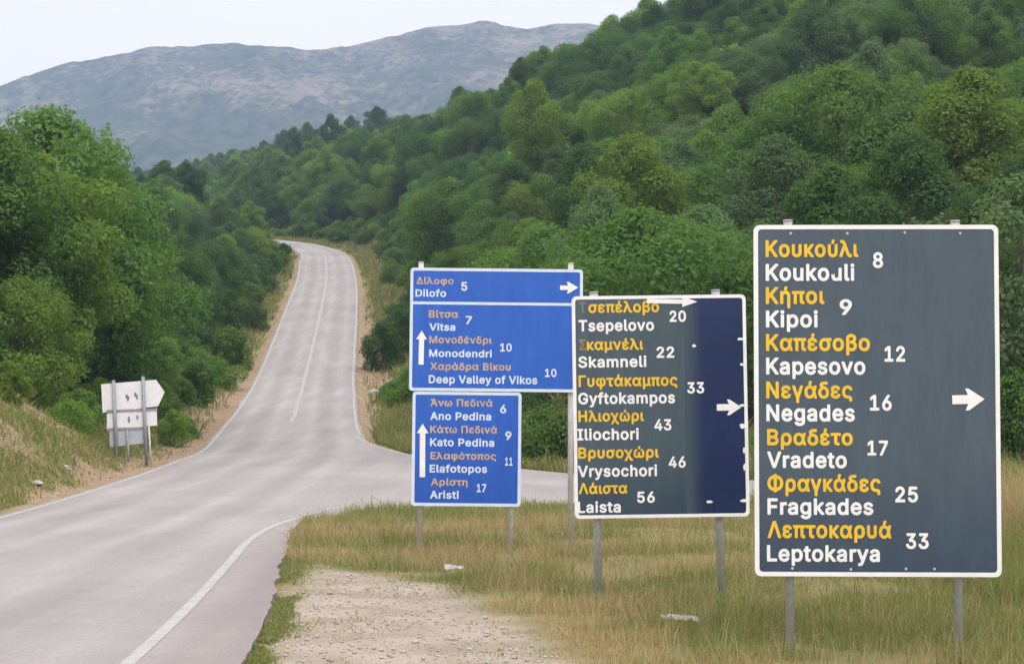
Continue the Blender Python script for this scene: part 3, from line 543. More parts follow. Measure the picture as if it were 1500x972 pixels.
# ------------------------------------------------------------------ lettering
# outlines of a bold sign alphabet: character, advance | contour points in thousandths
GLYPHS = '''0487|183,-27 148,-16 110,9 85,33 68,58 47,100 33,149 25,205 25,303 32,352 45,401 63,443 88,478 113,502 148,524 183,536 225,541 267,536 309,523 337,505 365,479 390,443 406,408 420,359 428,303 428,205 421,156 408,107 390,65 365,30 337,3 302,-17 267,-28 225,-32|204,78 183,90 169,105 148,149 136,212 134,254 136,296 148,359 167,401 183,419 197,428 211,433 232,434 260,426 274,415 298,380 314,324 319,254 317,212 305,149 298,128 281,102 260,83 246,77 225,75
1487|64,-22 54,-12 51,2 51,58 58,72 71,79 176,80 183,80 187,86 187,387 183,398 99,337 78,334 71,338 62,352 63,436 71,447 190,533 274,534 288,531 298,520 301,506 301,86 309,80 393,80 407,74 416,58 416,2 413,-12 407,-19 393,-25 78,-25
2487|52,-22 40,-5 42,58 262,297 288,338 295,373 289,401 270,422 248,431 213,434 185,425 166,408 155,387 150,352 143,343 129,337 59,338 45,349 41,366 45,401 62,450 81,478 108,503 129,517 164,532 227,541 283,532 318,519 361,485 383,457 393,436 404,401 405,380 401,331 386,289 353,240 311,191 212,86 220,82 388,82 402,78 409,72 414,58 414,2 411,-12 402,-21 388,-25 66,-25
3487|172,-27 123,-13 95,1 53,39 36,65 23,100 19,135 25,148 39,156 116,156 132,142 137,121 144,106 165,87 200,76 235,76 270,86 294,107 303,128 302,163 289,191 263,212 221,222 151,224 137,233 132,247 135,310 232,422 221,427 60,429 51,436 45,450 48,520 53,527 67,534 382,532 389,527 397,513 394,450 279,317 284,311 319,298 347,283 372,261 393,233 407,205 416,170 418,142 415,114 405,79 374,30 347,6 319,-11 256,-29 214,-32
4487|266,-19 258,-5 257,72 254,79 35,81 21,89 16,100 16,163 230,527 245,534 315,534 328,527 333,520 334,499 153,191 161,188 252,188 256,191 257,317 261,331 267,338 280,343 350,342 358,338 367,324 368,191 371,188 420,187 434,177 438,163 437,100 429,86 420,81 370,79 367,-5 357,-21 343,-25 280,-25
5487|174,-27 132,-13 108,2 82,23 64,44 48,72 39,100 35,128 38,142 55,154 132,153 144,142 156,107 174,89 195,78 237,76 265,87 291,114 301,142 301,177 293,206 279,226 262,240 237,249 216,252 188,248 160,238 132,221 62,229 46,240 42,254 74,520 83,530 97,534 363,534 377,531 384,526 391,513 391,450 384,435 370,427 181,427 174,425 165,352 167,349 202,357 230,359 279,352 328,331 363,302 393,261 411,212 416,163 413,128 404,93 391,65 372,37 349,14 321,-7 293,-19 258,-28 223,-32
6487|185,-27 156,-19 129,-6 107,9 80,36 61,65 49,93 41,128 40,184 47,219 69,275 92,317 234,526 248,534 325,534 339,527 344,520 345,499 239,345 241,340 276,335 325,318 353,299 376,275 394,247 412,191 414,156 411,121 402,89 388,58 353,15 325,-6 290,-21 262,-28 227,-32|199,78 171,98 154,128 150,156 156,191 167,212 192,233 220,240 241,239 255,235 279,219 297,191 302,156 298,128 277,93 255,79 227,73
7487|85,-22 73,-5 74,9 282,422 274,427 53,429 43,436 37,450 40,520 50,531 64,534 400,532 408,527 416,513 414,440 187,-12 181,-19 169,-25 99,-25
8487|173,-26 124,-11 96,5 75,23 52,51 40,72 31,100 28,156 42,205 68,244 95,268 71,296 56,324 48,352 45,380 48,408 55,436 69,464 89,487 110,506 138,522 166,533 222,541 257,539 292,531 341,506 369,480 397,436 407,380 402,345 393,317 383,299 356,268 381,247 392,233 418,186 426,135 423,107 413,72 384,30 355,4 327,-12 292,-24 257,-30 222,-32|194,78 162,93 145,114 141,149 145,163 158,184 187,203 222,210 257,206 271,201 292,186 307,163 312,142 307,114 298,100 278,85 257,77 229,74|208,317 180,328 162,352 159,387 167,408 180,422 215,434 243,433 271,423 286,408 293,387 293,366 287,345 275,331 257,320 236,316
9487|115,-20 106,-5 108,12 212,163 214,170 157,178 127,191 98,212 77,233 63,254 48,289 41,317 41,380 48,415 64,450 85,478 108,501 154,527 192,538 227,541 290,531 325,514 347,499 373,471 391,443 404,415 412,380 414,345 406,289 383,233 360,192 220,-15 213,-21 199,-25 129,-25|199,273 185,280 171,292 156,317 150,352 157,387 171,411 199,430 227,435 255,430 283,409 299,380 302,345 297,317 279,289 255,273 227,268
A514|4,-22 -8,-5 -7,9 179,520 186,529 200,534 284,533 293,527 301,513 486,9 485,-12 479,-19 466,-25 396,-25 379,-19 370,-5 326,116 158,117 151,113 110,-5 102,-18 88,-25 18,-25|193,224 191,226 235,358 242,359 287,226
D536|48,-22 38,-12 35,2 35,506 38,520 48,531 62,534 230,534 279,529 321,519 366,499 404,471 433,439 456,401 474,352 483,310 487,261 483,205 472,149 451,100 428,65 398,33 363,9 321,-9 272,-22 223,-25 62,-25|153,82 150,86 150,422 153,426 160,427 223,427 258,423 286,416 314,401 342,375 355,352 365,324 372,289 374,254 372,219 357,163 342,136 328,120 307,104 283,93 244,84
E453|48,-22 38,-12 35,2 35,506 38,520 48,531 62,534 370,534 384,531 394,520 397,506 397,450 391,436 384,430 370,427 160,427 153,426 150,422 150,317 153,312 356,311 373,303 378,296 380,282 380,226 373,212 363,205 153,203 150,198 150,86 160,82 384,80 395,72 400,58 400,2 397,-12 391,-19 377,-25 62,-25
F444|48,-22 38,-12 35,2 35,506 38,520 48,531 62,534 370,534 384,529 394,513 394,450 388,436 377,428 160,427 153,426 150,422 150,310 153,303 356,301 363,296 371,282 371,219 365,205 349,196 153,195 150,191 150,2 147,-12 139,-21 125,-25 62,-25
G554|217,-27 175,-16 133,6 102,30 76,58 49,100 29,149 19,198 15,254 19,310 29,359 45,401 70,443 101,478 137,506 175,524 224,537 266,541 294,539 343,529 371,518 399,503 438,471 457,450 483,404 499,352 496,338 490,330 476,324 399,326 386,338 370,373 350,399 329,416 294,429 266,431 245,429 203,414 182,399 164,380 147,352 137,324 128,254 136,191 148,156 165,128 194,100 217,87 238,82 266,78 294,80 329,91 350,105 374,135 383,156 385,172 280,174 266,181 259,191 259,261 267,275 287,281 476,281 490,278 502,261 500,156 489,114 469,73 448,44 420,17 392,-1 350,-19 308,-29 266,-32
I334|19,-22 7,-5 6,58 11,72 26,81 89,82 93,86 93,422 89,427 26,428 12,436 6,450 9,520 19,531 33,534 278,532 286,527 294,513 294,450 288,436 271,427 215,427 208,422 208,86 215,82 271,82 289,72 294,58 294,2 291,-12 285,-19 271,-25 33,-25
K501|48,-22 38,-12 35,2 35,506 41,525 55,533 125,534 139,530 147,520 150,506 150,324 153,317 349,529 363,534 447,534 461,530 473,513 471,499 466,492 277,289 278,282 468,16 474,2 468,-16 461,-22 447,-25 370,-25 356,-19 195,205 150,156 150,2 147,-12 139,-21 125,-25 62,-25
L427|48,-22 38,-12 35,2 35,513 43,527 55,533 132,533 146,522 150,506 150,86 160,82 370,80 381,72 386,58 385,-5 377,-19 363,-25 62,-25
M662|48,-22 38,-12 35,2 35,506 38,520 43,527 62,534 153,534 167,529 174,521 314,158 454,521 461,529 475,534 566,534 585,527 590,520 593,506 593,2 587,-16 573,-24 503,-25 489,-20 482,-12 479,2 479,261 475,271 364,-12 356,-21 342,-25 279,-24 264,-12 153,266 148,261 147,247 146,-6 139,-18 125,-25 62,-25
N557|48,-22 38,-12 35,2 35,506 41,525 48,531 62,534 139,534 153,527 370,187 374,198 374,506 377,520 384,529 398,534 468,533 480,527 485,520 488,506 488,2 482,-16 475,-22 461,-25 384,-25 370,-18 153,323 149,310 149,-5 141,-19 132,-24 62,-25
P479|48,-22 38,-12 35,2 35,506 38,520 48,531 62,534 237,534 307,524 342,510 370,492 397,464 411,443 425,408 432,380 432,317 412,254 393,226 370,202 342,184 314,172 272,163 153,160 150,156 150,2 147,-12 139,-21 125,-25 62,-25|153,267 150,275 150,422 153,426 258,425 286,416 303,401 312,387 318,366 318,331 309,303 293,283 272,272 251,269
S481|166,-28 118,-14 89,2 65,21 46,42 30,70 17,105 13,140 19,153 33,161 111,161 124,152 137,112 152,95 187,79 222,74 264,79 299,97 312,112 319,126 321,140 318,154 306,169 285,182 138,229 96,250 68,272 45,301 32,336 27,371 30,406 39,434 54,462 75,486 103,507 152,530 187,538 229,541 264,538 299,531 327,520 355,504 380,483 398,462 414,434 423,406 425,385 422,364 404,353 327,355 316,364 304,399 285,418 250,431 222,434 187,428 158,413 143,392 142,364 152,349 180,331 320,288 376,256 412,217 425,189 432,161 430,105 422,77 390,28 362,4 334,-11 299,-24 264,-32 222,-34
T483|181,-22 171,-12 168,2 168,422 160,427 34,427 20,430 13,436 7,450 10,520 20,531 34,534 426,532 434,527 442,513 442,450 433,433 419,427 293,427 286,427 282,422 281,-5 273,-19 258,-25 195,-25
V514|193,-22 186,-17 179,-5 -7,499 -6,520 4,531 18,534 88,534 101,527 106,520 242,142 373,520 389,533 473,532 485,520 486,499 300,-12 291,-21 277,-25
a423|116,-29 88,-19 60,-4 40,14 17,49 8,77 5,105 8,133 15,161 22,175 39,195 81,222 123,236 242,254 249,259 249,273 242,289 228,300 207,305 179,305 149,294 133,280 116,255 109,251 95,250 25,272 16,287 18,301 32,329 48,350 80,378 107,392 151,405 193,409 228,406 263,399 284,390 319,366 341,336 354,308 362,252 361,-7 354,-18 340,-25 270,-24 249,-9 221,-23 186,-32 158,-34|137,76 125,84 118,98 118,112 126,126 158,140 251,154 249,126 244,112 235,97 221,84 207,77 186,72 158,71
c430|162,-28 134,-20 99,-2 57,37 35,71 21,106 12,148 9,190 13,232 22,272 34,302 50,330 75,358 101,379 134,397 169,406 225,409 246,406 267,401 302,386 323,374 349,351 369,323 379,302 387,281 385,267 372,254 302,237 284,246 260,286 239,299 204,305 190,303 169,295 151,281 141,267 127,232 121,183 126,148 134,121 147,99 162,85 176,77 204,72 232,75 254,85 273,106 286,134 302,142 372,125 385,113 388,99 371,57 352,29 323,3 302,-11 267,-25 246,-30 204,-33
d458|155,-29 127,-20 99,-6 71,17 45,50 20,106 11,148 11,225 19,267 32,302 50,335 71,359 99,382 127,397 162,407 218,408 246,402 281,385 283,386 286,393 288,519 295,528 309,534 379,533 390,526 397,512 396,-6 387,-20 372,-25 309,-25 295,-17 288,-4 246,-26 225,-31 197,-33|176,77 148,98 132,127 126,148 122,183 126,232 139,267 149,281 162,292 190,304 225,302 246,293 260,281 277,253 287,190 282,148 267,106 246,84 218,73 204,72
e438|162,-27 134,-19 106,-6 78,14 52,43 35,71 21,106 12,148 9,190 12,232 30,295 50,330 74,358 99,378 134,397 169,407 204,409 253,404 295,389 316,376 337,358 369,316 388,267 395,232 395,162 386,149 372,144 127,143 126,134 131,120 141,104 161,85 176,77 197,72 225,72 253,80 274,98 288,122 302,130 376,113 389,99 389,85 378,57 353,22 330,3 295,-18 267,-27 239,-32 211,-33|127,246 137,267 155,288 176,300 204,305 225,303 246,295 266,274 277,253 274,246
f288|71,-23 59,-12 56,2 56,296 50,302 1,303 -13,311 -19,324 -18,387 -13,395 1,403 50,404 56,408 58,457 64,479 86,513 120,539 148,550 183,555 204,555 253,544 264,534 268,520 246,452 232,444 183,447 173,443 168,429 169,405 232,404 248,394 253,380 253,331 251,317 239,305 176,302 169,301 167,296 166,-5 158,-19 148,-24
g459|155,-171 106,-156 64,-127 40,-100 28,-79 26,-65 34,-51 92,-18 106,-17 118,-23 143,-51 162,-64 190,-71 232,-70 261,-58 276,-44 283,-30 286,-2 281,3 246,-13 218,-19 162,-18 127,-8 99,6 71,27 35,75 18,117 11,152 9,194 11,229 19,271 34,306 56,341 99,382 127,396 162,407 218,408 246,402 288,382 295,396 309,404 379,403 393,392 397,376 397,-9 395,-44 386,-76 372,-102 351,-127 330,-143 302,-158 239,-174 204,-176|176,89 148,107 130,138 121,194 127,236 141,271 162,293 190,304 225,302 239,298 257,285 276,257 286,215 283,152 269,117 258,103 246,94 211,85
h444|41,-22 31,-12 28,2 28,513 36,527 48,533 118,534 131,527 139,513 139,387 146,387 195,406 258,407 286,400 314,386 344,359 364,331 374,303 382,240 381,-5 373,-19 356,-25 293,-25 280,-19 274,-12 271,2 271,233 267,261 263,275 244,295 230,301 209,304 188,301 164,289 151,275 142,254 139,226 139,2 136,-12 130,-19 118,-25 55,-25
i201|43,-23 31,-12 28,2 28,380 36,397 50,404 120,403 134,394 139,380 138,-5 130,-19 120,-24|64,421 47,429 26,450 16,478 21,506 34,527 54,541 85,549 106,545 127,533 144,513 151,485 149,464 134,440 113,424 85,418
k415|41,-22 31,-12 28,2 28,513 36,527 48,533 118,534 131,527 139,513 139,268 272,401 286,404 363,404 377,397 384,387 384,373 377,361 239,219 236,212 391,16 395,9 396,-5 388,-19 377,-24 293,-25 279,-20 153,139 139,128 139,2 136,-12 130,-19 118,-25 55,-25
l223|97,-21 76,-12 55,4 39,28 30,56 28,511 34,525 48,533 118,534 132,526 137,518 140,84 146,78 174,79 189,70 195,57 206,7 202,-10 188,-21 139,-27
m644|41,-22 31,-12 28,2 28,380 33,394 41,401 55,404 118,403 125,400 139,385 181,406 216,411 244,408 279,397 321,362 351,387 391,405 419,410 461,410 510,393 531,379 550,359 573,317 582,261 582,2 579,-12 573,-19 559,-25 496,-25 482,-21 474,-12 471,2 469,268 465,282 454,295 433,304 419,305 398,303 384,296 370,282 361,261 360,2 357,-12 349,-21 335,-25 272,-25 258,-19 252,-12 249,2 247,275 239,289 230,297 216,303 195,305 174,300 157,289 147,275 140,254 139,2 136,-12 130,-19 118,-25 55,-25
n444|41,-22 31,-12 28,2 28,380 33,394 48,403 111,404 125,400 139,383 167,398 195,406 230,409 258,407 307,391 331,373 360,338 374,303 380,275 382,2 379,-12 370,-21 356,-25 293,-25 280,-19 274,-12 271,2 271,233 267,261 263,275 244,295 230,301 209,304 188,301 164,289 151,275 142,254 139,226 139,2 136,-12 130,-19 118,-25 55,-25
o449|162,-28 134,-20 99,-2 57,37 35,71 21,106 12,148 9,190 13,232 22,272 34,302 50,330 75,358 101,379 134,397 169,406 204,409 246,406 281,397 316,378 344,355 365,330 379,306 395,267 403,232 406,190 403,141 383,78 365,46 338,15 316,-2 281,-20 246,-29 204,-33|176,77 148,98 131,127 121,183 127,232 141,267 162,291 190,303 225,303 257,288 274,269 282,253 293,211 290,148 278,113 253,85 239,77 211,72
p458|41,-165 31,-155 28,-141 28,377 31,391 48,403 111,404 128,398 139,381 160,395 181,403 230,409 265,406 300,395 328,381 374,335 394,300 405,267 413,230 413,153 405,111 394,76 374,41 356,19 328,-4 293,-22 265,-30 209,-32 181,-27 139,-8 139,-141 136,-155 130,-162 118,-168 55,-168|202,74 188,79 167,94 148,125 139,167 139,216 150,258 158,272 174,290 202,303 237,303 251,299 271,286 290,258 301,216 301,160 292,125 279,102 265,87 251,78 237,74
r293|41,-22 31,-12 28,2 29,387 34,395 48,403 118,403 139,388 160,399 188,408 251,408 261,401 268,387 268,324 265,310 258,302 244,297 209,301 174,294 153,278 141,254 139,2 136,-12 130,-19 118,-25 55,-25
s399|129,-28 80,-9 43,22 28,43 18,64 11,92 17,110 31,118 87,131 101,131 115,120 123,99 136,83 164,72 185,70 213,75 232,85 242,99 241,110 234,120 220,127 108,157 80,170 55,190 38,212 27,239 22,274 25,302 32,323 49,351 79,379 101,391 129,402 157,408 213,408 241,403 283,385 318,355 338,323 346,302 349,288 343,274 332,266 276,253 262,253 250,260 227,296 206,306 185,308 157,303 145,295 135,281 136,267 144,260 164,252 269,224 297,210 322,190 339,169 351,141 356,106 353,78 343,50 318,16 297,-1 269,-17 213,-32 157,-32
t261|127,-24 104,-16 78,0 53,33 43,61 40,89 40,299 36,302 -6,305 -15,313 -19,327 -16,390 -11,397 1,403 36,404 40,411 42,481 50,491 64,496 127,496 141,491 151,474 151,411 155,404 211,403 221,397 229,383 229,327 225,313 211,303 155,302 152,299 151,103 155,79 162,76 204,79 215,75 223,68 238,-2 230,-16 218,-22 169,-29
u444|139,-24 104,-11 81,4 62,24 48,45 36,74 29,109 28,137 30,389 41,401 55,404 118,404 132,396 137,389 141,123 149,102 161,88 181,78 202,75 223,78 244,89 261,109 270,137 273,389 279,397 293,404 356,404 370,400 380,389 382,375 380,-10 370,-21 356,-25 293,-24 280,-17 272,-3 244,-18 216,-27 181,-30
v423|152,-22 145,-17 138,-5 -5,366 -8,380 -3,394 5,401 19,404 89,403 104,394 194,148 285,394 293,401 306,404 369,404 383,401 395,387 395,373 248,-12 242,-19 229,-25
y423|47,-164 29,-156 22,-142 40,-73 54,-62 96,-65 110,-58 124,-37 136,-2 -6,369 -5,390 5,401 19,404 89,403 103,395 194,148 285,394 292,400 306,404 369,404 383,401 393,390 394,369 228,-65 208,-107 180,-139 145,-160 110,-169
Ά514|4,-22 -8,-5 -7,9 179,520 186,529 200,534 284,533 293,527 301,513 486,9 485,-12 479,-19 466,-25 396,-25 379,-19 370,-5 326,116 158,117 151,113 110,-5 102,-18 88,-25 18,-25|193,224 191,226 235,358 242,359 287,226|39,384 25,394 21,408 33,513 39,525 46,531 60,534 123,534 137,530 145,520 148,506 110,394 95,384
Α514|4,-22 -8,-5 -7,9 179,520 186,529 200,534 284,533 293,527 301,513 486,9 485,-12 479,-19 466,-25 396,-25 379,-19 370,-5 326,116 158,117 151,113 110,-5 102,-18 88,-25 18,-25|193,224 191,226 235,358 242,359 287,226
Β490|48,-22 38,-12 35,2 35,506 38,520 48,531 62,534 244,534 307,526 342,512 370,493 401,457 414,429 421,401 422,352 415,324 398,292 374,268 393,254 412,233 435,191 441,163 441,114 433,79 423,58 405,32 384,12 356,-4 321,-17 286,-23 244,-25 62,-25|153,82 150,86 150,198 153,206 244,206 279,202 307,187 325,163 329,149 328,121 314,100 300,91 279,85 244,82|153,310 150,317 150,422 153,426 265,424 286,417 303,401 309,387 310,359 301,338 286,324 265,314 237,310
Γ435|48,-22 38,-12 35,2 35,506 38,520 48,531 62,534 370,534 384,530 395,513 395,450 389,436 379,429 160,427 153,426 150,422 149,-5 141,-19 132,-24 62,-25
Δ508|4,-22 -8,-5 -7,9 181,520 186,527 200,534 270,534 284,530 296,513 480,9 479,-12 473,-19 459,-25 18,-25|144,83 142,86 235,351 242,342 332,86 326,82
Ε453|48,-22 38,-12 35,2 35,506 38,520 48,531 62,534 370,534 384,531 394,520 397,506 397,450 391,436 384,430 370,427 160,427 153,426 150,422 150,317 153,312 356,311 373,303 378,296 380,282 380,226 373,212 363,205 153,203 150,198 150,86 160,82 384,80 395,72 400,58 400,2 397,-12 391,-19 377,-25 62,-25
Η551|48,-22 38,-12 35,2 35,506 41,525 55,533 125,534 139,530 147,520 150,506 150,317 153,314 363,314 367,324 367,506 370,520 377,529 391,534 461,534 474,527 479,520 482,506 482,2 475,-17 461,-25 391,-25 377,-20 370,-12 367,2 367,198 363,207 153,207 150,198 150,2 147,-12 139,-21 125,-25 62,-25
Κ501|48,-22 38,-12 35,2 35,506 41,525 55,533 125,534 139,530 147,520 150,506 150,324 153,317 349,529 363,534 447,534 461,530 473,513 471,499 466,492 277,289 278,282 468,16 474,2 468,-16 461,-22 447,-25 370,-25 356,-19 195,205 150,156 150,2 147,-12 139,-21 125,-25 62,-25
Λ514|4,-22 -8,-5 -7,9 179,520 186,529 200,534 284,533 293,527 301,513 486,9 485,-12 473,-23 459,-25 389,-24 373,-12 242,359 235,358 107,-12 101,-19 88,-25 18,-25
Μ662|48,-22 38,-12 35,2 35,506 38,520 43,527 62,534 153,534 167,529 174,521 314,158 454,521 461,529 475,534 566,534 585,527 590,520 593,506 593,2 587,-16 573,-24 503,-25 489,-20 482,-12 479,2 479,261 475,271 364,-12 356,-21 342,-25 279,-24 264,-12 153,266 148,261 147,247 146,-6 139,-18 125,-25 62,-25
Ν557|48,-22 38,-12 35,2 35,506 41,525 48,531 62,534 139,534 153,527 370,187 374,198 374,506 377,520 384,529 398,534 468,533 480,527 485,520 488,506 488,2 482,-16 475,-22 461,-25 384,-25 370,-18 153,323 149,310 149,-5 141,-19 132,-24 62,-25
Π551|48,-22 38,-12 35,2 35,506 41,525 48,531 62,534 454,534 474,527 479,520 482,506 482,2 475,-17 461,-25 391,-25 376,-19 368,-5 367,422 363,427 356,427 160,427 153,426 150,422 149,-5 141,-19 132,-24 62,-25
Σ511|31,-22 19,-5 18,51 23,65 171,220 214,261 36,443 30,457 30,506 33,520 38,527 45,532 59,534 430,534 444,530 455,513 455,450 449,436 439,429 213,427 205,422 334,289 340,275 340,254 337,240 332,233 190,86 199,82 430,82 444,79 453,72 458,58 457,-5 451,-17 444,-22 430,-25 45,-25
Τ483|181,-22 171,-12 168,2 168,422 160,427 34,427 20,430 13,436 7,450 10,520 20,531 34,534 426,532 434,527 442,513 442,450 433,433 419,427 293,427 286,427 282,422 281,-5 273,-19 258,-25 195,-25
Φ647|259,-41 252,-31 250,-6 245,-2 189,10 146,29 105,57 76,85 56,113 30,162 20,204 15,253 19,302 29,344 49,386 77,425 109,456 147,480 186,498 248,512 252,540 266,554 343,555 357,547 361,540 364,511 427,498 469,479 511,450 539,422 560,393 581,351 594,302 598,253 593,204 583,162 562,120 537,85 504,53 469,30 427,11 364,-4 362,-27 350,-44 336,-47 273,-47|364,106 363,400 371,402 413,387 449,358 463,337 475,309 480,288 483,253 481,225 474,197 452,155 434,136 413,122 392,112|224,111 182,134 161,154 152,169 139,197 132,225 132,281 140,316 164,358 203,389 245,403 249,400 250,393 250,113 245,107
Χ508|6,-22 -6,-5 -1,16 169,261 6,499 4,513 12,527 27,534 104,534 118,530 208,401 237,354 357,527 377,534 447,534 461,529 471,513 468,497 307,261 475,16 481,2 475,-16 468,-22 454,-25 384,-25 366,-19 237,171 202,114 107,-19 90,-25 20,-25
ά496|162,-29 132,-20 95,1 70,22 35,71 19,113 12,148 9,190 13,232 20,267 34,302 50,330 71,355 106,383 134,396 170,407 162,421 162,435 173,533 181,547 197,554 267,554 281,546 288,526 253,421 241,407 260,401 295,384 316,368 337,344 351,392 365,403 435,403 449,394 453,386 453,372 404,190 459,8 459,-6 450,-20 442,-24 372,-24 356,-13 344,29 337,37 316,11 302,-1 260,-24 225,-32|176,76 148,96 131,127 121,183 126,232 140,267 162,292 190,303 225,303 253,290 273,267 288,239 305,190 288,140 273,113 256,92 239,80 218,73 197,72
έ405|136,-26 101,-16 73,-2 38,28 19,58 11,100 13,128 29,163 54,191 32,219 23,240 18,275 21,303 28,324 39,345 59,367 80,383 101,393 154,408 147,415 143,429 156,534 164,548 178,554 248,554 262,546 269,527 234,422 223,408 269,395 290,385 311,368 326,352 346,319 354,282 346,268 339,264 269,248 255,255 236,289 220,301 192,306 171,304 143,294 133,282 131,268 143,254 171,246 234,245 248,238 255,226 256,170 252,156 241,146 171,143 143,135 128,121 126,100 136,87 157,77 192,72 213,74 238,86 259,128 276,136 346,122 360,108 361,93 347,51 334,30 314,9 290,-8 248,-25 220,-30 185,-32
ή444|286,-166 274,-155 271,-141 271,237 264,272 244,295 230,301 209,304 181,299 160,286 149,272 143,258 139,223 139,-1 134,-15 118,-25 48,-24 34,-16 28,-1 29,384 34,395 48,403 118,403 128,398 139,383 183,405 167,417 164,433 178,538 182,545 195,553 265,554 279,550 286,544 290,524 249,412 307,391 342,362 365,328 373,307 380,272 381,-148 373,-162 363,-167
ί223|97,-21 76,-12 55,4 39,28 30,56 28,378 34,395 53,406 43,413 37,427 49,532 55,545 69,553 139,554 157,546 162,539 164,525 128,420 114,406 132,396 139,378 140,84 146,78 174,79 189,70 195,56 206,0 199,-14 188,-21 139,-27
α496|162,-29 134,-21 106,-7 71,21 35,71 21,106 12,148 9,183 12,225 20,267 34,302 50,330 74,358 100,379 134,396 169,407 225,408 260,401 302,380 337,344 348,386 359,400 372,404 428,404 442,400 453,386 453,372 404,190 459,8 456,-13 449,-21 435,-25 379,-25 365,-22 356,-13 344,29 337,37 316,11 302,-1 260,-24 225,-32|176,76 148,96 131,127 121,183 126,232 140,267 162,292 190,303 225,303 253,290 273,267 288,239 305,190 288,140 273,113 256,92 239,80 218,73 197,72
β448|41,-165 31,-155 28,-141 28,377 37,433 50,461 69,486 90,505 118,522 146,533 181,539 230,539 265,532 300,517 337,489 358,461 376,412 379,377 369,328 356,304 331,279 370,241 390,209 397,181 401,146 391,83 378,55 358,27 315,-8 286,-21 251,-30 216,-32 181,-28 139,-15 139,-141 136,-155 130,-162 118,-168 55,-168|195,76 181,79 160,90 148,104 140,125 139,377 143,398 157,419 181,430 209,433 241,426 259,412 266,398 268,384 265,356 251,337 230,326 174,323 157,314 151,300 152,237 160,223 167,219 223,217 259,209 272,198 283,181 290,146 285,118 277,104 265,91 230,76
γ423|152,-165 140,-148 139,-8 -6,370 -5,391 5,401 19,404 89,403 103,395 194,148 285,394 292,400 306,404 369,404 383,401 395,384 394,370 250,-8 250,-141 247,-155 241,-162 229,-168 166,-168
δ440|155,-28 134,-23 99,-6 77,8 56,29 32,64 12,127 9,169 11,204 22,246 34,274 50,298 75,323 95,337 99,344 78,365 65,393 61,414 65,442 72,463 87,484 106,499 134,514 162,523 225,533 330,533 340,526 347,512 346,449 337,434 323,429 232,429 204,426 183,421 174,414 183,402 211,386 274,366 309,348 339,323 358,300 385,246 395,197 394,134 385,92 372,61 351,31 330,9 302,-9 274,-22 239,-31 204,-33|169,76 153,85 141,97 126,127 121,169 126,211 141,243 162,263 190,272 225,270 253,256 275,225 283,190 283,148 280,127 267,99 253,85 239,78 204,71
ε405|136,-26 101,-16 73,-2 38,28 19,58 11,100 13,128 29,163 54,191 32,219 23,240 18,275 21,303 28,324 45,352 76,380 101,393 129,403 157,408 213,408 241,404 269,395 290,385 320,359 347,317 355,289 353,278 339,264 269,248 255,255 236,289 220,301 192,306 171,304 143,294 133,282 131,268 143,254 171,246 234,245 248,238 255,226 256,170 252,156 241,146 171,143 143,135 128,121 126,100 136,87 157,77 192,72 213,74 238,86 259,128 276,136 346,122 360,108 361,93 347,51 334,30 314,9 290,-8 248,-25 220,-30 185,-32
η444|286,-166 274,-155 271,-141 271,237 264,272 244,295 230,301 209,304 181,299 160,286 149,272 143,258 139,223 139,-1 134,-15 118,-25 55,-25 41,-22 29,-8 28,377 31,391 41,401 55,404 118,403 128,398 139,383 167,398 195,406 258,407 307,391 327,377 347,356 365,328 375,300 382,244 381,-148 373,-162 363,-167
ι223|97,-21 76,-12 55,4 39,28 30,56 28,378 34,395 48,403 118,404 132,396 138,385 140,84 146,78 174,79 189,70 195,57 206,7 202,-10 188,-21 139,-27
κ398|41,-22 31,-12 28,2 28,380 33,394 41,401 55,404 118,404 134,394 139,380 139,247 270,401 279,404 356,404 370,400 380,387 377,366 228,191 229,184 373,16 379,2 376,-12 370,-19 356,-25 279,-25 265,-21 139,128 139,2 136,-12 130,-19 118,-25 55,-25
λ477|348,-26 306,-4 276,31 257,68 194,231 103,-16 89,-24 19,-25 5,-22 -5,-11 -6,10 136,381 125,409 110,432 89,435 61,431 49,437 43,444 26,507 29,521 40,532 110,540 131,537 169,521 200,493 232,437 364,94 376,78 397,74 425,77 442,66 460,3 458,-11 453,-18 439,-26 376,-31
μ441|41,-165 31,-155 28,-141 28,377 31,391 41,401 55,404 118,404 130,398 136,391 139,377 139,153 143,118 153,97 167,84 181,77 209,74 230,77 251,88 263,104 269,125 271,377 274,391 280,398 293,404 356,404 370,400 379,391 382,377 382,83 391,78 413,76 427,62 429,-1 426,-11 419,-20 405,-25 356,-22 328,-12 300,8 272,-12 251,-22 223,-29 188,-29 139,-15 139,-141 136,-155 130,-162 118,-168 55,-168
ν440|166,-21 155,-5 41,296 33,303 5,307 -5,317 -8,331 -8,380 -5,394 12,406 54,405 75,400 96,391 120,373 143,338 208,159 215,156 303,394 320,404 390,404 400,401 413,387 413,373 266,-12 257,-21 243,-25 180,-25
ο449|162,-28 134,-20 99,-2 57,37 35,71 21,106 12,148 9,190 13,232 22,272 34,302 50,330 75,358 101,379 134,397 169,406 204,409 246,406 281,397 316,378 344,355 365,330 379,306 395,267 403,232 406,190 403,141 383,78 365,46 338,15 316,-2 281,-20 246,-29 204,-33|176,77 148,98 131,127 121,183 127,232 141,267 162,291 190,303 225,303 257,288 274,269 282,253 293,211 290,148 278,113 253,85 239,77 211,72
π458|65,-22 55,-14 51,0 51,301 9,303 -8,315 -11,329 -11,378 -5,395 2,401 16,404 408,404 423,399 429,392 433,378 433,329 430,315 415,303 366,301 366,105 367,84 373,78 406,77 420,63 433,7 431,-7 426,-14 408,-22 366,-27 338,-25 307,-14 282,4 266,28 257,56 255,301 163,302 161,-7 156,-16 142,-24 79,-25
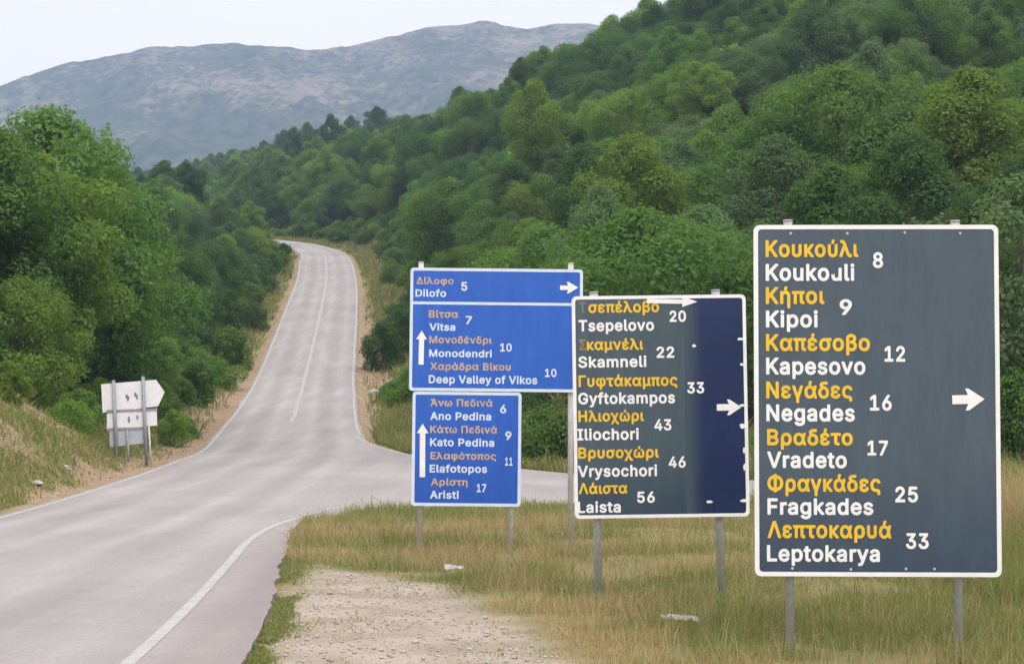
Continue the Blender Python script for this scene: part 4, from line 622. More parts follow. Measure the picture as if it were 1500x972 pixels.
ρ458|41,-165 31,-155 28,-141 28,188 30,230 37,265 53,307 69,335 95,363 118,382 153,398 188,407 258,407 293,397 321,384 349,363 373,335 391,305 406,265 413,230 413,153 405,111 393,76 372,41 349,14 328,-4 293,-22 265,-29 209,-32 181,-27 139,-8 139,-141 136,-155 130,-162 118,-168 55,-168|202,74 188,79 167,95 148,125 139,167 139,216 150,258 170,286 202,303 237,304 265,291 282,272 290,258 301,216 301,160 286,111 265,86 237,74
ς428|274,-117 266,-103 265,-47 260,-31 246,-25 169,-21 134,-13 99,5 75,23 49,51 32,79 21,107 13,142 9,184 12,226 20,268 36,306 56,338 99,378 134,397 169,406 225,409 246,406 281,396 313,380 337,362 359,338 372,317 386,282 385,268 372,254 302,237 292,240 283,247 274,266 253,292 225,303 190,303 170,296 152,282 131,247 123,205 123,163 132,128 150,100 169,86 190,80 267,76 309,64 344,38 367,2 374,-40 374,-96 371,-110 365,-117 351,-123 288,-123
σ468|162,-28 134,-20 106,-6 77,15 50,46 35,71 21,106 12,148 9,183 12,225 21,267 35,302 50,327 78,357 106,377 134,392 169,401 414,404 432,400 440,393 444,379 441,316 435,308 421,302 372,302 372,295 388,267 398,239 404,211 406,176 404,141 395,106 381,71 364,43 337,13 311,-6 281,-20 239,-31 204,-33|176,77 148,98 131,127 121,183 127,232 141,265 162,287 190,298 225,298 246,291 261,281 274,266 284,246 293,204 290,148 278,113 253,85 239,77 211,72
τ359|197,-25 169,-15 141,4 124,26 112,54 107,96 107,299 8,300 -10,306 -18,320 -19,376 -16,390 -6,401 8,404 316,404 330,401 341,390 343,320 335,306 323,300 218,299 218,103 220,82 225,77 274,78 288,70 293,61 305,5 302,-9 288,-22 267,-27 232,-29
υ444|160,-27 111,-11 83,8 67,23 52,44 37,79 31,107 28,142 29,387 41,401 55,404 118,404 134,394 139,380 139,149 142,114 153,93 167,82 188,75 209,74 230,77 251,87 262,100 270,128 272,387 279,397 293,404 356,404 370,400 377,394 382,380 382,142 378,100 362,51 343,23 321,3 300,-11 272,-22 237,-30 209,-32
φ535|204,-163 195,-148 194,-36 190,-29 155,-20 120,-6 85,17 57,45 37,76 23,104 13,146 9,188 11,223 23,279 51,335 71,360 92,379 120,396 148,406 162,406 175,398 195,335 194,321 183,308 155,295 137,272 124,237 120,195 122,167 134,125 156,97 190,79 194,83 194,272 200,328 219,363 232,378 253,395 295,409 323,411 358,407 386,397 414,381 435,362 451,342 470,307 482,272 491,202 488,153 479,111 463,76 444,48 408,13 372,-8 307,-29 304,-148 296,-162 281,-168 218,-168|309,80 305,90 306,286 309,297 316,305 330,306 344,302 354,293 370,265 380,223 379,174 374,146 366,125 356,111 337,93
χ428|8,-162 0,-148 1,-134 133,118 133,125 50,286 43,292 -6,304 -16,314 -19,328 -19,384 -13,398 1,406 43,407 78,400 106,385 132,356 197,234 288,398 302,404 365,404 385,398 393,384 392,370 258,118 333,-29 400,-65 411,-78 413,-141 410,-155 393,-167 358,-167 316,-161 288,-147 274,-134 254,-106 197,5 106,-161 99,-166 85,-168 22,-168
ω594|134,-25 113,-19 85,-4 66,11 48,32 28,67 18,95 11,130 11,207 23,270 46,326 84,382 106,402 120,404 190,403 203,396 210,382 207,368 169,319 152,291 134,252 127,228 122,193 123,137 130,109 144,88 162,76 176,74 197,79 212,95 224,130 226,249 232,261 246,269 309,270 327,263 335,249 337,137 344,102 358,81 372,76 386,75 400,77 414,86 422,95 429,109 437,137 437,200 433,228 416,277 393,317 353,368 350,382 357,396 372,404 442,404 456,400 486,368 513,326 526,298 545,235 550,172 548,130 541,95 532,67 512,32 494,11 470,-7 442,-21 414,-28 365,-29 337,-24 302,-6 281,13 246,-13 218,-24 176,-30
ό449|162,-28 134,-20 99,-2 57,37 35,71 21,106 12,148 9,190 13,232 20,267 31,295 55,337 78,361 106,382 134,397 172,407 161,428 173,533 181,547 197,554 267,554 281,546 288,526 253,421 243,407 281,397 309,383 341,358 365,330 384,295 395,267 403,232 406,190 404,148 394,106 380,71 358,37 338,15 316,-2 281,-20 246,-29 204,-33|176,77 148,98 131,127 121,183 127,232 141,267 162,291 190,303 225,303 257,288 274,269 282,253 293,211 290,148 278,113 253,85 239,77 211,72
ύ444|160,-27 111,-11 83,8 67,23 52,44 37,79 31,107 28,142 29,387 41,401 55,404 118,404 134,394 139,380 139,149 142,114 153,93 167,82 188,75 209,74 230,77 251,87 262,100 270,128 272,387 279,397 293,404 356,404 370,400 377,394 382,380 382,142 378,100 362,51 343,23 321,3 300,-11 272,-22 237,-30 209,-32|174,406 163,415 159,429 174,541 181,549 195,554 258,554 272,551 282,541 285,527 247,415 230,404
ώ594|134,-25 113,-19 85,-4 66,11 48,32 28,67 18,95 11,130 11,207 23,270 46,326 84,382 106,402 120,404 190,403 203,396 210,382 207,368 169,319 152,291 134,252 127,228 122,193 123,137 130,109 144,88 162,76 176,74 197,79 212,95 224,130 226,249 232,261 246,269 309,270 327,263 335,249 337,137 344,102 358,81 372,76 386,75 400,77 414,86 422,95 429,109 437,137 437,200 433,228 416,277 393,317 353,368 350,382 357,396 372,404 442,404 456,400 486,368 513,326 526,298 545,235 550,172 548,130 541,95 532,67 512,32 494,11 470,-7 442,-21 414,-28 365,-29 337,-24 302,-6 281,13 246,-13 218,-24 176,-30|246,408 237,417 234,431 246,529 250,543 267,554 337,554 351,549 360,536 360,522 323,416 316,408 302,404 260,404'''
GL = {}
for ln in GLYPHS.split('\n'):
    p_ = ln[1:].split('|'); GL[ln[0]] = (int(p_[0]) / 1000, [[tuple(int(q) / 1000 for q in c_.split(',')) for c_ in lp.split()] for lp in p_[1:]])
def text_mesh(t):
    c = bpy.data.curves.new('t', 'CURVE'); c.dimensions = '2D'; c.fill_mode = 'FRONT'; x = 0.0
    for ch in t:
        if ch == ' ': x += 0.22; continue
        adv, loops = GL[ch]
        for lp in loops:
            sp = c.splines.new('POLY'); sp.points.add(len(lp) - 1); sp.use_cyclic_u = True
            for p_, (u_, v_) in zip(sp.points, lp): p_.co = (u_ + x, v_, 0, 1)
        x += adv
    o = bpy.data.objects.new('t', c); me = o.to_mesh()
    co = np.empty(len(me.vertices) * 3, np.float32); me.vertices.foreach_get('co', co); co = co.reshape(-1, 3).copy()
    fs = [tuple(p_.vertices) for p_ in me.polygons]; o.to_mesh_clear(); bpy.data.objects.remove(o); bpy.data.curves.remove(c)
    return co, fs
class Board:
    """a sign face laid out in the photograph's pixels; local x right, z up, -y towards the road"""
    def __init__(s, px, py, y, roll=0.0, yaw=0.0):
        s.o = at(px, py, y); s.k = y / F; s.px, s.py = px, py
        s.M = Matrix.Translation(s.o) @ Euler((0, R(roll), R(yaw))).to_matrix().to_4x4()
    def x(s, px): return (px - s.px) * s.k
    def z(s, py): return (s.py - py) * s.k
def lettering(name, B, items, mat, parent, y=-0.0035, bold=0):
    """items: text, x0, x1, baseline, cap height (photograph pixels)"""
    for s, x0, x1, base, cap in items:
        co, fs = text_mesh(s); c = co.copy()
        mn, mxx = co[:, 0].min(), co[:, 0].max()
        c[:, 0] = B.x(x0) + (co[:, 0] - mn) / (mxx - mn) * (B.x(x1) - B.x(x0))
        c[:, 2] = B.z(base) + (co[:, 1] + 0.025) / 0.559 * cap * B.k
        c[:, 1] = y
        me = bpy.data.meshes.new(name); me.from_pydata(c.tolist(), [], fs); me.update()
        link(name, me, mat, parent)
def arrow(bm, B, x0, x1, y0, y1, shaft, head_w, head_l, y=-0.004, barb=0.0):
    """arrow from (x0,y0) to tip (x1,y1) in pixels"""
    a = Vector((B.x(x0), 0, B.z(y0))); t = Vector((B.x(x1), 0, B.z(y1))); d_ = (t - a).normalized(); p = Vector((-d_.z, 0, d_.x))
    k = B.k; h = t - d_ * head_l * k
    hb = h - d_ * barb * k
    pts = [a + p * shaft / 2 * k, h + p * shaft / 2 * k, hb + p * head_w / 2 * k]
    if barb > 0: pts += [hb + d_ * barb * 1.2 * k + p * head_w / 2 * k]
    pts += [t]
    if barb > 0: pts += [hb + d_ * barb * 1.2 * k - p * head_w / 2 * k]
    pts += [hb - p * head_w / 2 * k, h - p * shaft / 2 * k, a - p * shaft / 2 * k]
    bm_prism(bm, [(q.x, q.z) for q in pts], y - 0.002, y + 0.001)
def place(o, B): o.matrix_world = B.M
def panel(B, x0, x1, y0, y1, r, bw, mat, bmat, parent, dep=0.028, name='panel'):
    bm = bmesh.new(); k = B.k
    bm_prism(bm, round_rect(B.x(x0), B.x(x1), B.z(y1), B.z(y0), r * k), 0.0, dep); p = bm_obj(name, bm, mat, parent)
    bm = bmesh.new()
    bm_ring(bm, round_rect(B.x(x0) - .002, B.x(x1) + .002, B.z(y1) - .002, B.z(y0) + .002, r * k), round_rect(B.x(x0 + bw), B.x(x1 - bw), B.z(y1 - bw), B.z(y0 + bw), max(1.0, r - bw * 0.6) * k), -0.003, dep * 0.6)
    bm_obj('border', bm, bmat, p)
    return p
def post(B, x, ytop, ybot_world, rad, parent, mat, yoff, lean=0.0, name='post'):
    """round post from a pixel height down to below the ground at local x"""
    lx = B.x(x); zt = B.z(ytop)
    inv = B.M.inverted(); zb = -(B.o.z - ybot_world) - 0.25
    bm = bmesh.new(); bm_tube(bm, [(lx + lean, yoff, zb), (lx, yoff, zt)], [rad, rad], 14)
    o = bm_obj(name, bm, mat, parent, True)
    bm = bmesh.new(); bm_tube(bm, [(lx, yoff, zt + 0.002), (lx, yoff, zt + 0.014)], [rad * 1.12, rad * 1.05], 14); bm_obj('cap', bm, mat, o, True)
    return o

# --- the biggest sign
B = Board(1284.5, 585, 14.4, roll=0.1, yaw=-1.5); s1 = empty('direction_sign'); 
tag(s1, 'biggest dark slate sign, Koukouli at top and Leptokarya at bottom, nearest the gravel', 'road sign')
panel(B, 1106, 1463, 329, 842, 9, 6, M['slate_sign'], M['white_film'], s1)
gz = h1(B.o.x, B.o.y)
post(B, 1158, 322, gz, 0.037, s1, M['steel'], 0.085); post(B, 1404, 323, gz, 0.037, s1, M['steel'], 0.085)
for yy in (380, 585, 800):
    bm = bmesh.new(); bm_box(bm, B.x(1112), B.x(1458), 0.0285, 0.047, B.z(yy + 5), B.z(yy - 5)); bm_obj('rail', bm, M['steel'], s1)
lettering('greek_place_name', B, [('Κουκούλι', 1123, 1259, 376, 25), ('Κήποι', 1123, 1209, 445, 25), ('Καπέσοβο', 1123, 1275, 514, 25), ('Νεγάδες', 1123, 1249, 583.5, 25),
    ('Βραδέτο', 1124, 1249, 652, 24), ('Φραγκάδες', 1124, 1289, 719.5, 25), ('Λεπτοκαρυά', 1124, 1304, 787, 25)], M['yellow_film'], s1, bold=0.042)
lettering('latin_place_name', B, [('Koukouli', 1123, 1253, 411, 25), ('Kipoi', 1123, 1199, 479.5, 25), ('Kapesovo', 1123, 1268, 548.5, 25), ('Negades', 1123, 1252, 617, 25),
    ('Vradeto', 1124, 1240, 685, 24), ('Fragkades', 1124, 1278, 753, 24), ('Leptokarya', 1123, 1287, 821, 24)], M['white_film'], s1, bold=0.038)
lettering('distance_number', B, [('8', 1280, 1295, 392, 23), ('9', 1231, 1249, 461, 23), ('12', 1296, 1326, 529.5, 23), ('16', 1274, 1306, 601, 23), ('17', 1270, 1300, 666.5, 22), ('25', 1310, 1343, 734.5, 23), ('33', 1325, 1358, 802, 23)], M['white_film'], s1, bold=0.034)
bm = bmesh.new(); arrow(bm, B, 1394, 1441, 585, 584, 13, 32, 24, barb=4); bm_obj('arrow', bm, M['white_film'], s1)
bm = bmesh.new()
for x, y in ((1160, 341), (1243, 341), (1327, 340), (1408, 341), (1160, 831), (1245, 832), (1325, 831), (1366, 831)):
    bm = bmesh.new(); bm_tube(bm, [(B.x(x), -0.006, B.z(y)), (B.x(x), 0.001, B.z(y))], [0.010, 0.012], 8); bm_obj('bolt', bm, M['steel_pale'], s1)
bm = bmesh.new()   # peeled corner of the letter u
bm_prism(bm, [(B.x(1217), B.z(390)), (B.x(1226), B.z(392)), (B.x(1223), B.z(402)), (B.x(1218), B.z(400))], -0.0065, -0.0045); bm_obj('peeled_patch', bm, M['slate_sign'], s1)
place(s1, B)

# --- the middle dark sign
B = Board(967, 595, 18.6, roll=-0.75, yaw=1.0); s2 = empty('direction_sign')
tag(s2, 'dark slate sign with navy right strip, Tsepelovo at top and Laista at bottom', 'road sign')
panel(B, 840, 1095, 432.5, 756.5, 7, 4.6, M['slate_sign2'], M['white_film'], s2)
gz = h1(B.o.x, B.o.y)
post(B, 873, 427, gz, 0.045, s2, M['steel'], 0.09); post(B, 1053, 426, gz, 0.045, s2, M['steel'], 0.09)
for yy in (470, 595, 725):
    bm = bmesh.new(); bm_box(bm, B.x(845), B.x(1090), 0.0285, 0.045, B.z(yy + 4), B.z(yy - 4)); bm_obj('rail', bm, M['steel'], s2)
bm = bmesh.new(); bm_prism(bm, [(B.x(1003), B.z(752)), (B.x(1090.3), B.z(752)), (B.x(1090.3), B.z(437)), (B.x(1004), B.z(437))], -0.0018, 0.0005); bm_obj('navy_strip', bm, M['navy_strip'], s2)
lettering('greek_place_name', B, [('σεπέλοβο', 864, 968, 457, 17), ('καμνέλι', 861, 944, 511.5, 16.5), ('Γυφτάκαμπος', 848, 993, 565, 17), ('Ηλιοχώρι', 847, 943, 616, 16.5), ('Βρυσοχώρι', 846, 964, 669.5, 16.5), ('Λάιστα', 846, 917, 721, 16)], M['yellow_film'], s2, bold=0.042)
m_f = simple_mat('greyed out film', (0.155, 0.165, 0.17), 0.5, var=0.3, scale=30); m_f2 = simple_mat('browned film', (0.24, 0.165, 0.07), 0.5, var=0.4, scale=30)
lettering('faded_letter', B, [('Τ', 850, 861, 457, 16)], m_f, s2, bold=0.036); lettering('faded_letter', B, [('Σ', 849, 860, 511.5, 16)], m_f2, s2, bold=0.036)
lettering('latin_place_name', B, [('Tsepelovo', 849, 960, 484, 17), ('Skamneli', 848, 948, 537, 16.5), ('Gyftokampos', 847, 989, 590.5, 17), ('Iliochori', 845, 935, 643, 17), ('Vrysochori', 845, 961, 696.5, 17), ('Laista', 844, 907, 748.5, 16.5)], M['white_film'], s2, bold=0.036)
lettering('distance_number', B, [('20', 983, 1007, 471.5, 16.5), ('22', 963, 989, 524, 16.5), ('33', 1007, 1032, 576.5, 16.5), ('43', 958, 983, 630, 16.5), ('46', 978, 1003, 684.5, 16.5), ('56', 931, 957, 735, 16.5)], M['white_film'], s2, bold=0.034)
bm = bmesh.new(); arrow(bm, B, 1050, 1086, 597.5, 597.5, 9.5, 23, 18, barb=3); bm_obj('arrow', bm, M['white_film'], s2)
bm = bmesh.new(); arrow(bm, B, 950, 1024, 440.5, 442.5, 6.5, 16, 22, y=-0.009); bm_obj('strip_arrow', bm, M['white_film'], s2)
bm = bmesh.new()
for x, y, a, h in ((1018, 507, 4, 2.5), (1087, 498, 6, 2.2), (1088, 595, 5, 2), (1087, 625, 5, 4), (1088, 535, 3, 2), (1037, 735, 6, 2), (1087, 734, 6, 2.5), (1089, 660, 2, 5), (1089, 685, 2, 6)):
    pts = [(B.x(x + a * math.cos(t) * random.uniform(.7, 1.2)), B.z(y + h * math.sin(t) * random.uniform(.7, 1.2))) for t in (k * math.pi / 4 for k in range(8))]
    bm = bmesh.new(); bm_prism(bm, pts, -0.0055, -0.002); bm_obj('film_scrap', bm, M['white_film'], s2)
place(s2, B)

# --- the blue sign, two panels on three posts
B = Board(726, 560, 25.0, roll=0.6, yaw=0.5); s3 = empty('direction_sign')
tag(s3, 'bright blue two-panel sign, Dilofo at top and Aristi at bottom', 'road sign')
p = panel(B, 599.5, 852.5, 393, 573, 5, 4.2, M['blue_sign'], M['pale_film'], s3)
bm = bmesh.new(); bm_box(bm, B.x(603), B.x(849), -0.0028, 0.001, B.z(446.5), B.z(442.5)); bm_obj('divider', bm, M['pale_film'], p)
bm = bmesh.new(); arrow(bm, B, 819, 846, 420, 419.5, 6.5, 17, 15, barb=2); bm_obj('arrow', bm, M['white_film'], p)
bm = bmesh.new(); arrow(bm, B, 616.5, 617, 535, 485, 7.5, 16, 13); bm_obj('arrow', bm, M['white_film'], p)
lettering('greek_place_name', B, [('Δίλοφο', 608, 663, 417, 10.5), ('Βίτσα', 627, 670, 466, 11), ('Μονοδένδρι', 628, 720, 503.5, 11), ('Χαράδρα Βίκου', 630, 748, 542.5, 11)], M['orange_film'], p, bold=0.042)
lettering('latin_place_name', B, [('Dilofo', 607, 652, 435.5, 11), ('Vitsa', 628, 666, 485, 11), ('Monodendri', 628, 720, 523.5, 11), ('Deep Valley of Vikos', 628, 787, 562, 12)], M['pale_film'], p, bold=0.042)
lettering('distance_number', B, [('5', 674, 683, 426, 13), ('7', 681, 690.5, 475, 12), ('10', 732, 749, 514.5, 12), ('10', 798, 815, 551, 12)], M['pale_film'], p, bold=0.038)
p = panel(B, 605, 764, 574.5, 740.5, 5, 4.2, M['blue_sign'], M['pale_film'], s3)
bm = bmesh.new(); arrow(bm, B, 620.5, 620, 699, 621, 8, 17, 14); bm_obj('arrow', bm, M['white_film'], p)
lettering('greek_place_name', B, [('Άνω Πεδινά', 631, 722, 595.5, 11), ('Κάτω Πεδινά', 631, 729, 634.5, 11), ('Ελαφότοπος', 632, 728, 673, 11), ('Αρίστη', 633, 687, 711, 10.5)], M['orange_film'], p, bold=0.042)
lettering('latin_place_name', B, [('Ano Pedina', 631, 720, 615.5, 11.5), ('Kato Pedina', 631, 725, 653.7, 11.5), ('Elafotopos', 631, 715, 692, 11.5), ('Aristi', 632, 674, 730, 11.5)], M['pale_film'], p, bold=0.042)
lettering('distance_number', B, [('6', 733, 742, 604.7, 12.5), ('9', 741, 750, 643.6, 12.5), ('11', 741, 752, 681, 12), ('17', 700, 714, 720, 12)], M['pale_film'], p, bold=0.038)
gz = h1(B.o.x, B.o.y)
post(B, 614.5, 385, gz, 0.038, s3, M['steel_pale'], 0.08, 0.03); post(B, 835, 384, gz, 0.038, s3, M['steel_pale'], 0.08, 0.03)
post(B, 751, 577, gz, 0.036, s3, M['steel_pale'], 0.08, 0.0)
for yy in (415, 550, 600, 715):
    x1 = 846 if yy < 570 else 760
    bm = bmesh.new(); bm_box(bm, B.x(606), B.x(x1), 0.0285, 0.041, B.z(yy + 4), B.z(yy - 4)); bm_obj('rail', bm, M['steel'], s3)
place(s3, B)

# --- the white sign seen from behind, across the road
B = Board(195, 600, 57.0, roll=-2.0, yaw=6); s4 = empty('direction_sign')
tag(s4, 'white arrow shaped sign boards seen from behind on the left verge', 'road sign')
def board(poly, mat, y0): bm = bmesh.new(); bm_prism(bm, [(B.x(x), B.z(y)) for x, y in poly], y0, y0 + 0.03); return bm_obj('panel', bm, mat, s4)
board([(150, 561), (229, 557), (241, 575.5), (231, 596), (151, 602.5)], M['alu_back'], 0)
board([(157, 604), (229, 598.5), (229, 624), (157, 627.5)], M['alu_back'], 0)
board([(160, 629), (213, 627), (213, 649), (160, 653)], M['alu_grey'], 0.005)
gz = h1(B.o.x, B.o.y)
post(B, 168, 556, gz, 0.055, s4, M['steel_dark'], -0.06, 0.05); post(B, 210.5, 552, gz, 0.055, s4, M['steel_dark'], -0.06, 0.05); post(B, 186, 627, gz, 0.04, s4, M['steel_dark'], -0.05, 0.03)
post(B, 217, 624, gz, 0.03, s4, M['steel_pale'], -0.05, 0.05)
for yy, x0, x1 in ((600.5, 157, 230), (627, 158, 215)):
    bm = bmesh.new(); bm_box(bm, B.x(x0), B.x(x1), -0.02, -0.0005, B.z(yy + 1.8), B.z(yy - 1.8)); bm_obj('rail', bm, M['steel_dark'], s4)
bm = bmesh.new()
for x, y in ((186, 580), (188, 583), (199, 578), (201, 581), (188.5, 614), (201, 611)):
    pts = [(B.x(x + 1.9 * math.cos(t) * random.uniform(.6, 1.2)), B.z(y + 4.4 * math.sin(t) * random.uniform(.6, 1.2))) for t in (k * math.pi / 4 for k in range(8))]
    bm = bmesh.new(); bm_prism(bm, pts, -0.006 - 0.002 * (x % 3), 0.001); bm_obj('bracket', bm, M['bracket'], s4)
place(s4, B)

# ------------------------------------------------------------------ utility pole and cables on the hillside
def pole(x, y, label, hgt):
    z = h1(x, y); e = empty('utility_pole', (x, y, z)); tag(e, label, 'utility pole')
    bm = bmesh.new(); bm_tube(bm, [(0, 0, -0.5), (0, 0, hgt)], [0.24, 0.17], 10); bm_obj('shaft', bm, M['concrete'], e, True)
    bm = bmesh.new(); bm_box(bm, -1.5, 1.5, -0.09, 0.09, hgt - 0.75, hgt - 0.5); arm = bm_obj('crossarm', bm, M['concrete'], e)
    for dx in (-1.3, 0.45, 1.3):
        bm = bmesh.new(); bm_tube(bm, [(dx, 0, hgt - 0.498), (dx, 0, hgt - 0.38), (dx, 0, hgt - 0.2)], [0.05, 0.1, 0.06], 8); bm_obj('insulator', bm, M['steel_dark'], arm, True)
    return Vector((x, y, z + hgt - 0.2))
POLE_Y = 262.0
pp = at(1072, 57, POLE_Y); ph = pp.z - h1(pp.x, pp.y)

# ------------------------------------------------------------------ trees
def leaf_mat(name, a, b_, c_):
    m, N, L, bs = new_mat(name)
    g = N.new('ShaderNodeNewGeometry'); oi = N.new('ShaderNodeObjectInfo')
    col = ramp(N, L, g.outputs['Random Per Island'], [(0.0, a), (0.5, b_), (1.0, c_)])
    hs = N.new('ShaderNodeHueSaturation'); L.new(col, hs.inputs['Color'])
    r1 = N.new('ShaderNodeMapRange'); r1.inputs['To Min'].default_value = 0.488; r1.inputs['To Max'].default_value = 0.515; L.new(oi.outputs['Random'], r1.inputs['Value']); L.new(r1.outputs[0], hs.inputs['Hue'])
    ml = N.new('ShaderNodeMath'); ml.operation = 'MULTIPLY'; ml.inputs[1].default_value = 7.13; L.new(oi.outputs['Random'], ml.inputs[0])
    fr = N.new('ShaderNodeMath'); fr.operation = 'FRACT'; L.new(ml.outputs[0], fr.inputs[0])
    r2 = N.new('ShaderNodeMapRange'); r2.inputs['To Min'].default_value = 0.82; r2.inputs['To Max'].default_value = 1.18; L.new(fr.outputs[0], r2.inputs['Value']); L.new(r2.outputs[0], hs.inputs['Value'])
    df = N.new('ShaderNodeBsdfDiffuse'); tl = N.new('ShaderNodeBsdfTranslucent'); ms = N.new('ShaderNodeMixShader'); ms.inputs[0].default_value = 0.42
    L.new(hs.outputs[0], df.inputs['Color'])
    yc = mixc(N, L, 1.0, hs.outputs[0], (1.15, 1.2, 0.7), 'MULTIPLY'); L.new(yc, tl.inputs['Color'])
    L.new(df.outputs[0], ms.inputs[1]); L.new(tl.outputs[0], ms.inputs[2]); L.new(ms.outputs[0], N['Material Output'].inputs['Surface']); N.remove(bs)
    return m
LEAF = {
    'dark green': leaf_mat('dark green leaves', (0.066, 0.119, 0.043), (0.077, 0.139, 0.048), (0.090, 0.157, 0.055)),
    'mid green': leaf_mat('mid green leaves', (0.099, 0.175, 0.048), (0.113, 0.203, 0.055), (0.132, 0.230, 0.064)),
    'yellow green': leaf_mat('yellow green leaves', (0.130, 0.215, 0.048), (0.152, 0.248, 0.055), (0.177, 0.280, 0.066)),
    'grey green': leaf_mat('grey green leaves', (0.103, 0.164, 0.074), (0.120, 0.188, 0.084), (0.140, 0.215, 0.098)),
}
def crown_arrays(seed, h, r, z0, nlobes, nleaf, leaf, lobe=0.42, top=1.0):
    """leaf faces over an uneven union of lobes; returns verts, faces (diamond leaf clumps)"""
    g = np.random.default_rng(seed)
    C = []; Rr = []
    for k in range(nlobes):
        t = (k + 0.5) / nlobes; zz = z0 + (h - z0) * (0.12 + 0.80 * t ** 0.9)
        env = r * (math.sin(math.pi * min(0.97, (0.16 + 0.80 * t) ** top)) ** 0.7)
        a = k * 2.399 + g.uniform(-.5, .5); rad = env * g.uniform(0.3, 1.0) * (1 - 0.75 * max(0, t - 0.8) / 0.2)
        C.append((rad * math.cos(a), rad * math.sin(a), zz)); Rr.append(r * lobe * g.uniform(0.7, 1.2) * (1.0 - 0.35 * max(0, t - 0.7) / 0.3))
    C = np.array(C); Rr = np.array(Rr)
    k = g.choice(nlobes, nleaf, p=Rr ** 2 / (Rr ** 2).sum())
    dirs = g.normal(size=(nleaf, 3)); dirs[:, 2] += 0.25; dirs /= np.linalg.norm(dirs, axis=1)[:, None]
    rad = Rr[k] * np.clip(1 - np.abs(g.normal(0, 0.20, nleaf)) + g.normal(0, 0.06, nleaf), 0.15, 1.3)
    # sub-clumping so that the outline has sprays and hollows
    fr = np.sin(dirs[:, 0] * 9 + k) * np.sin(dirs[:, 1] * 9 + 2 * k) * np.sin(dirs[:, 2] * 9 + 3 * k)
    rad *= 1 + 0.30 * fr
    P = C[k] + dirs * rad[:, None] * np.array([1, 1, 0.85])
    nrm = dirs * 0.85 + g.normal(0, 0.42, (nleaf, 3)); nrm[:, 2] += 0.35; nrm /= np.linalg.norm(nrm, axis=1)[:, None]
    u = np.cross(nrm, g.normal(size=(nleaf, 3))); u /= np.linalg.norm(u, axis=1)[:, None]; v = np.cross(nrm, u)
    s = leaf * g.uniform(0.6, 1.35, nleaf)[:, None]
    Vv = np.stack([P - u * s * 0.5, P + v * s * 0.30 + nrm * s * 0.10, P + u * s * 0.5, P - v * s * 0.30 + nrm * s * 0.10], 1).reshape(-1, 3)
    Ff = np.arange(nleaf * 4).reshape(-1, 4)
    return Vv, Ff, C
def trunk_mesh(seed, h, r, C, rad):
    g = random.Random(seed); bm = bmesh.new()
    top = (g.uniform(-.3, .3), g.uniform(-.3, .3), h * 0.75)
    mid = (g.uniform(-.2, .2), g.uniform(-.2, .2), h * 0.38)
    bm_tube(bm, [(0, 0, -0.6), (0, 0, 0.1), mid, top], [rad * 1.5, rad * 1.15, rad * 0.8, rad * 0.3], 8)
    for c in C[::4]:
        s0 = Vector(mid).lerp(Vector(top), g.uniform(-0.3, 0.6)); e = Vector(c); q = s0.lerp(e, 0.5) + Vector((0, 0, -0.2))
        bm_tube(bm, [s0, q, s0.lerp(e, 0.9)], [rad * 0.42, rad * 0.3, rad * 0.12], 5)
    me = bpy.data.meshes.new('trunk'); bmesh.ops.recalc_face_normals(bm, faces=bm.faces); bm.to_mesh(me); bm.free(); me.materials.append(M['bark'])
    me.polygons.foreach_set('use_smooth', np.ones(len(me.polygons), bool)); return me
SHAPES = {'round': (7.6, 3.7, 1.0, 34, 0.30, 1.0), 'tall': (10.2, 2.9, 1.4, 34, 0.34, 1.05), 'broad': (6.6, 4.6, 0.8, 40, 0.25, 0.9), 'pointed': (9.0, 2.6, 0.6, 32, 0.36, 0.72)}
TREEV = {}
for si, (sn, (h, r, z0, nl_, lb, tp)) in enumerate(SHAPES.items()):
    for v in range(3):
        Vv, Ff, C = crown_arrays(100 + si * 10 + v, h, r, z0, nl_, 30000, 0.155, lb, tp)
        tm = trunk_mesh(v + si * 7, h, r, C, 0.17)
        lowV, lowF, _ = crown_arrays(100 + si * 10 + v, h, r, z0, nl_, 2600, 0.48, lb, tp)
        TREEV[(sn, v)] = dict(V=Vv, F=Ff, trunk=tm, low=(lowV, lowF), crown={})
def crown_mesh(key, tint):
    T = TREEV[key]
    if 'all' not in T['crown']:
        me = np_mesh('crown', T['V'], T['F']); me.materials.append(LEAF[tint]); T['crown']['all'] = me
    return T['crown']['all']
SHRUBV = []
for v in range(4):
    Vv, Ff, C = crown_arrays(300 + v, (1.7, 2.2, 1.4, 2.6)[v], (1.25, 1.1, 1.5, 1.3)[v], -0.25, 22, 9000, 0.10, 0.36, 0.8)
    SHRUBV.append(dict(V=Vv, F=Ff, C=C, crown={}))
def shrub_mesh(v, tint):
    T = SHRUBV[v]
    if tint not in T['crown']:
        me = np_mesh('foliage', T['V'], T['F']); me.materials.append(LEAF[tint]); T['crown'][tint] = me
    if 'stem' not in T: T['stem'] = trunk_mesh(50 + v, 1.6, 1.0, T['C'], 0.045); T['stem'].name = 'stem'
    return T['crown'][tint]
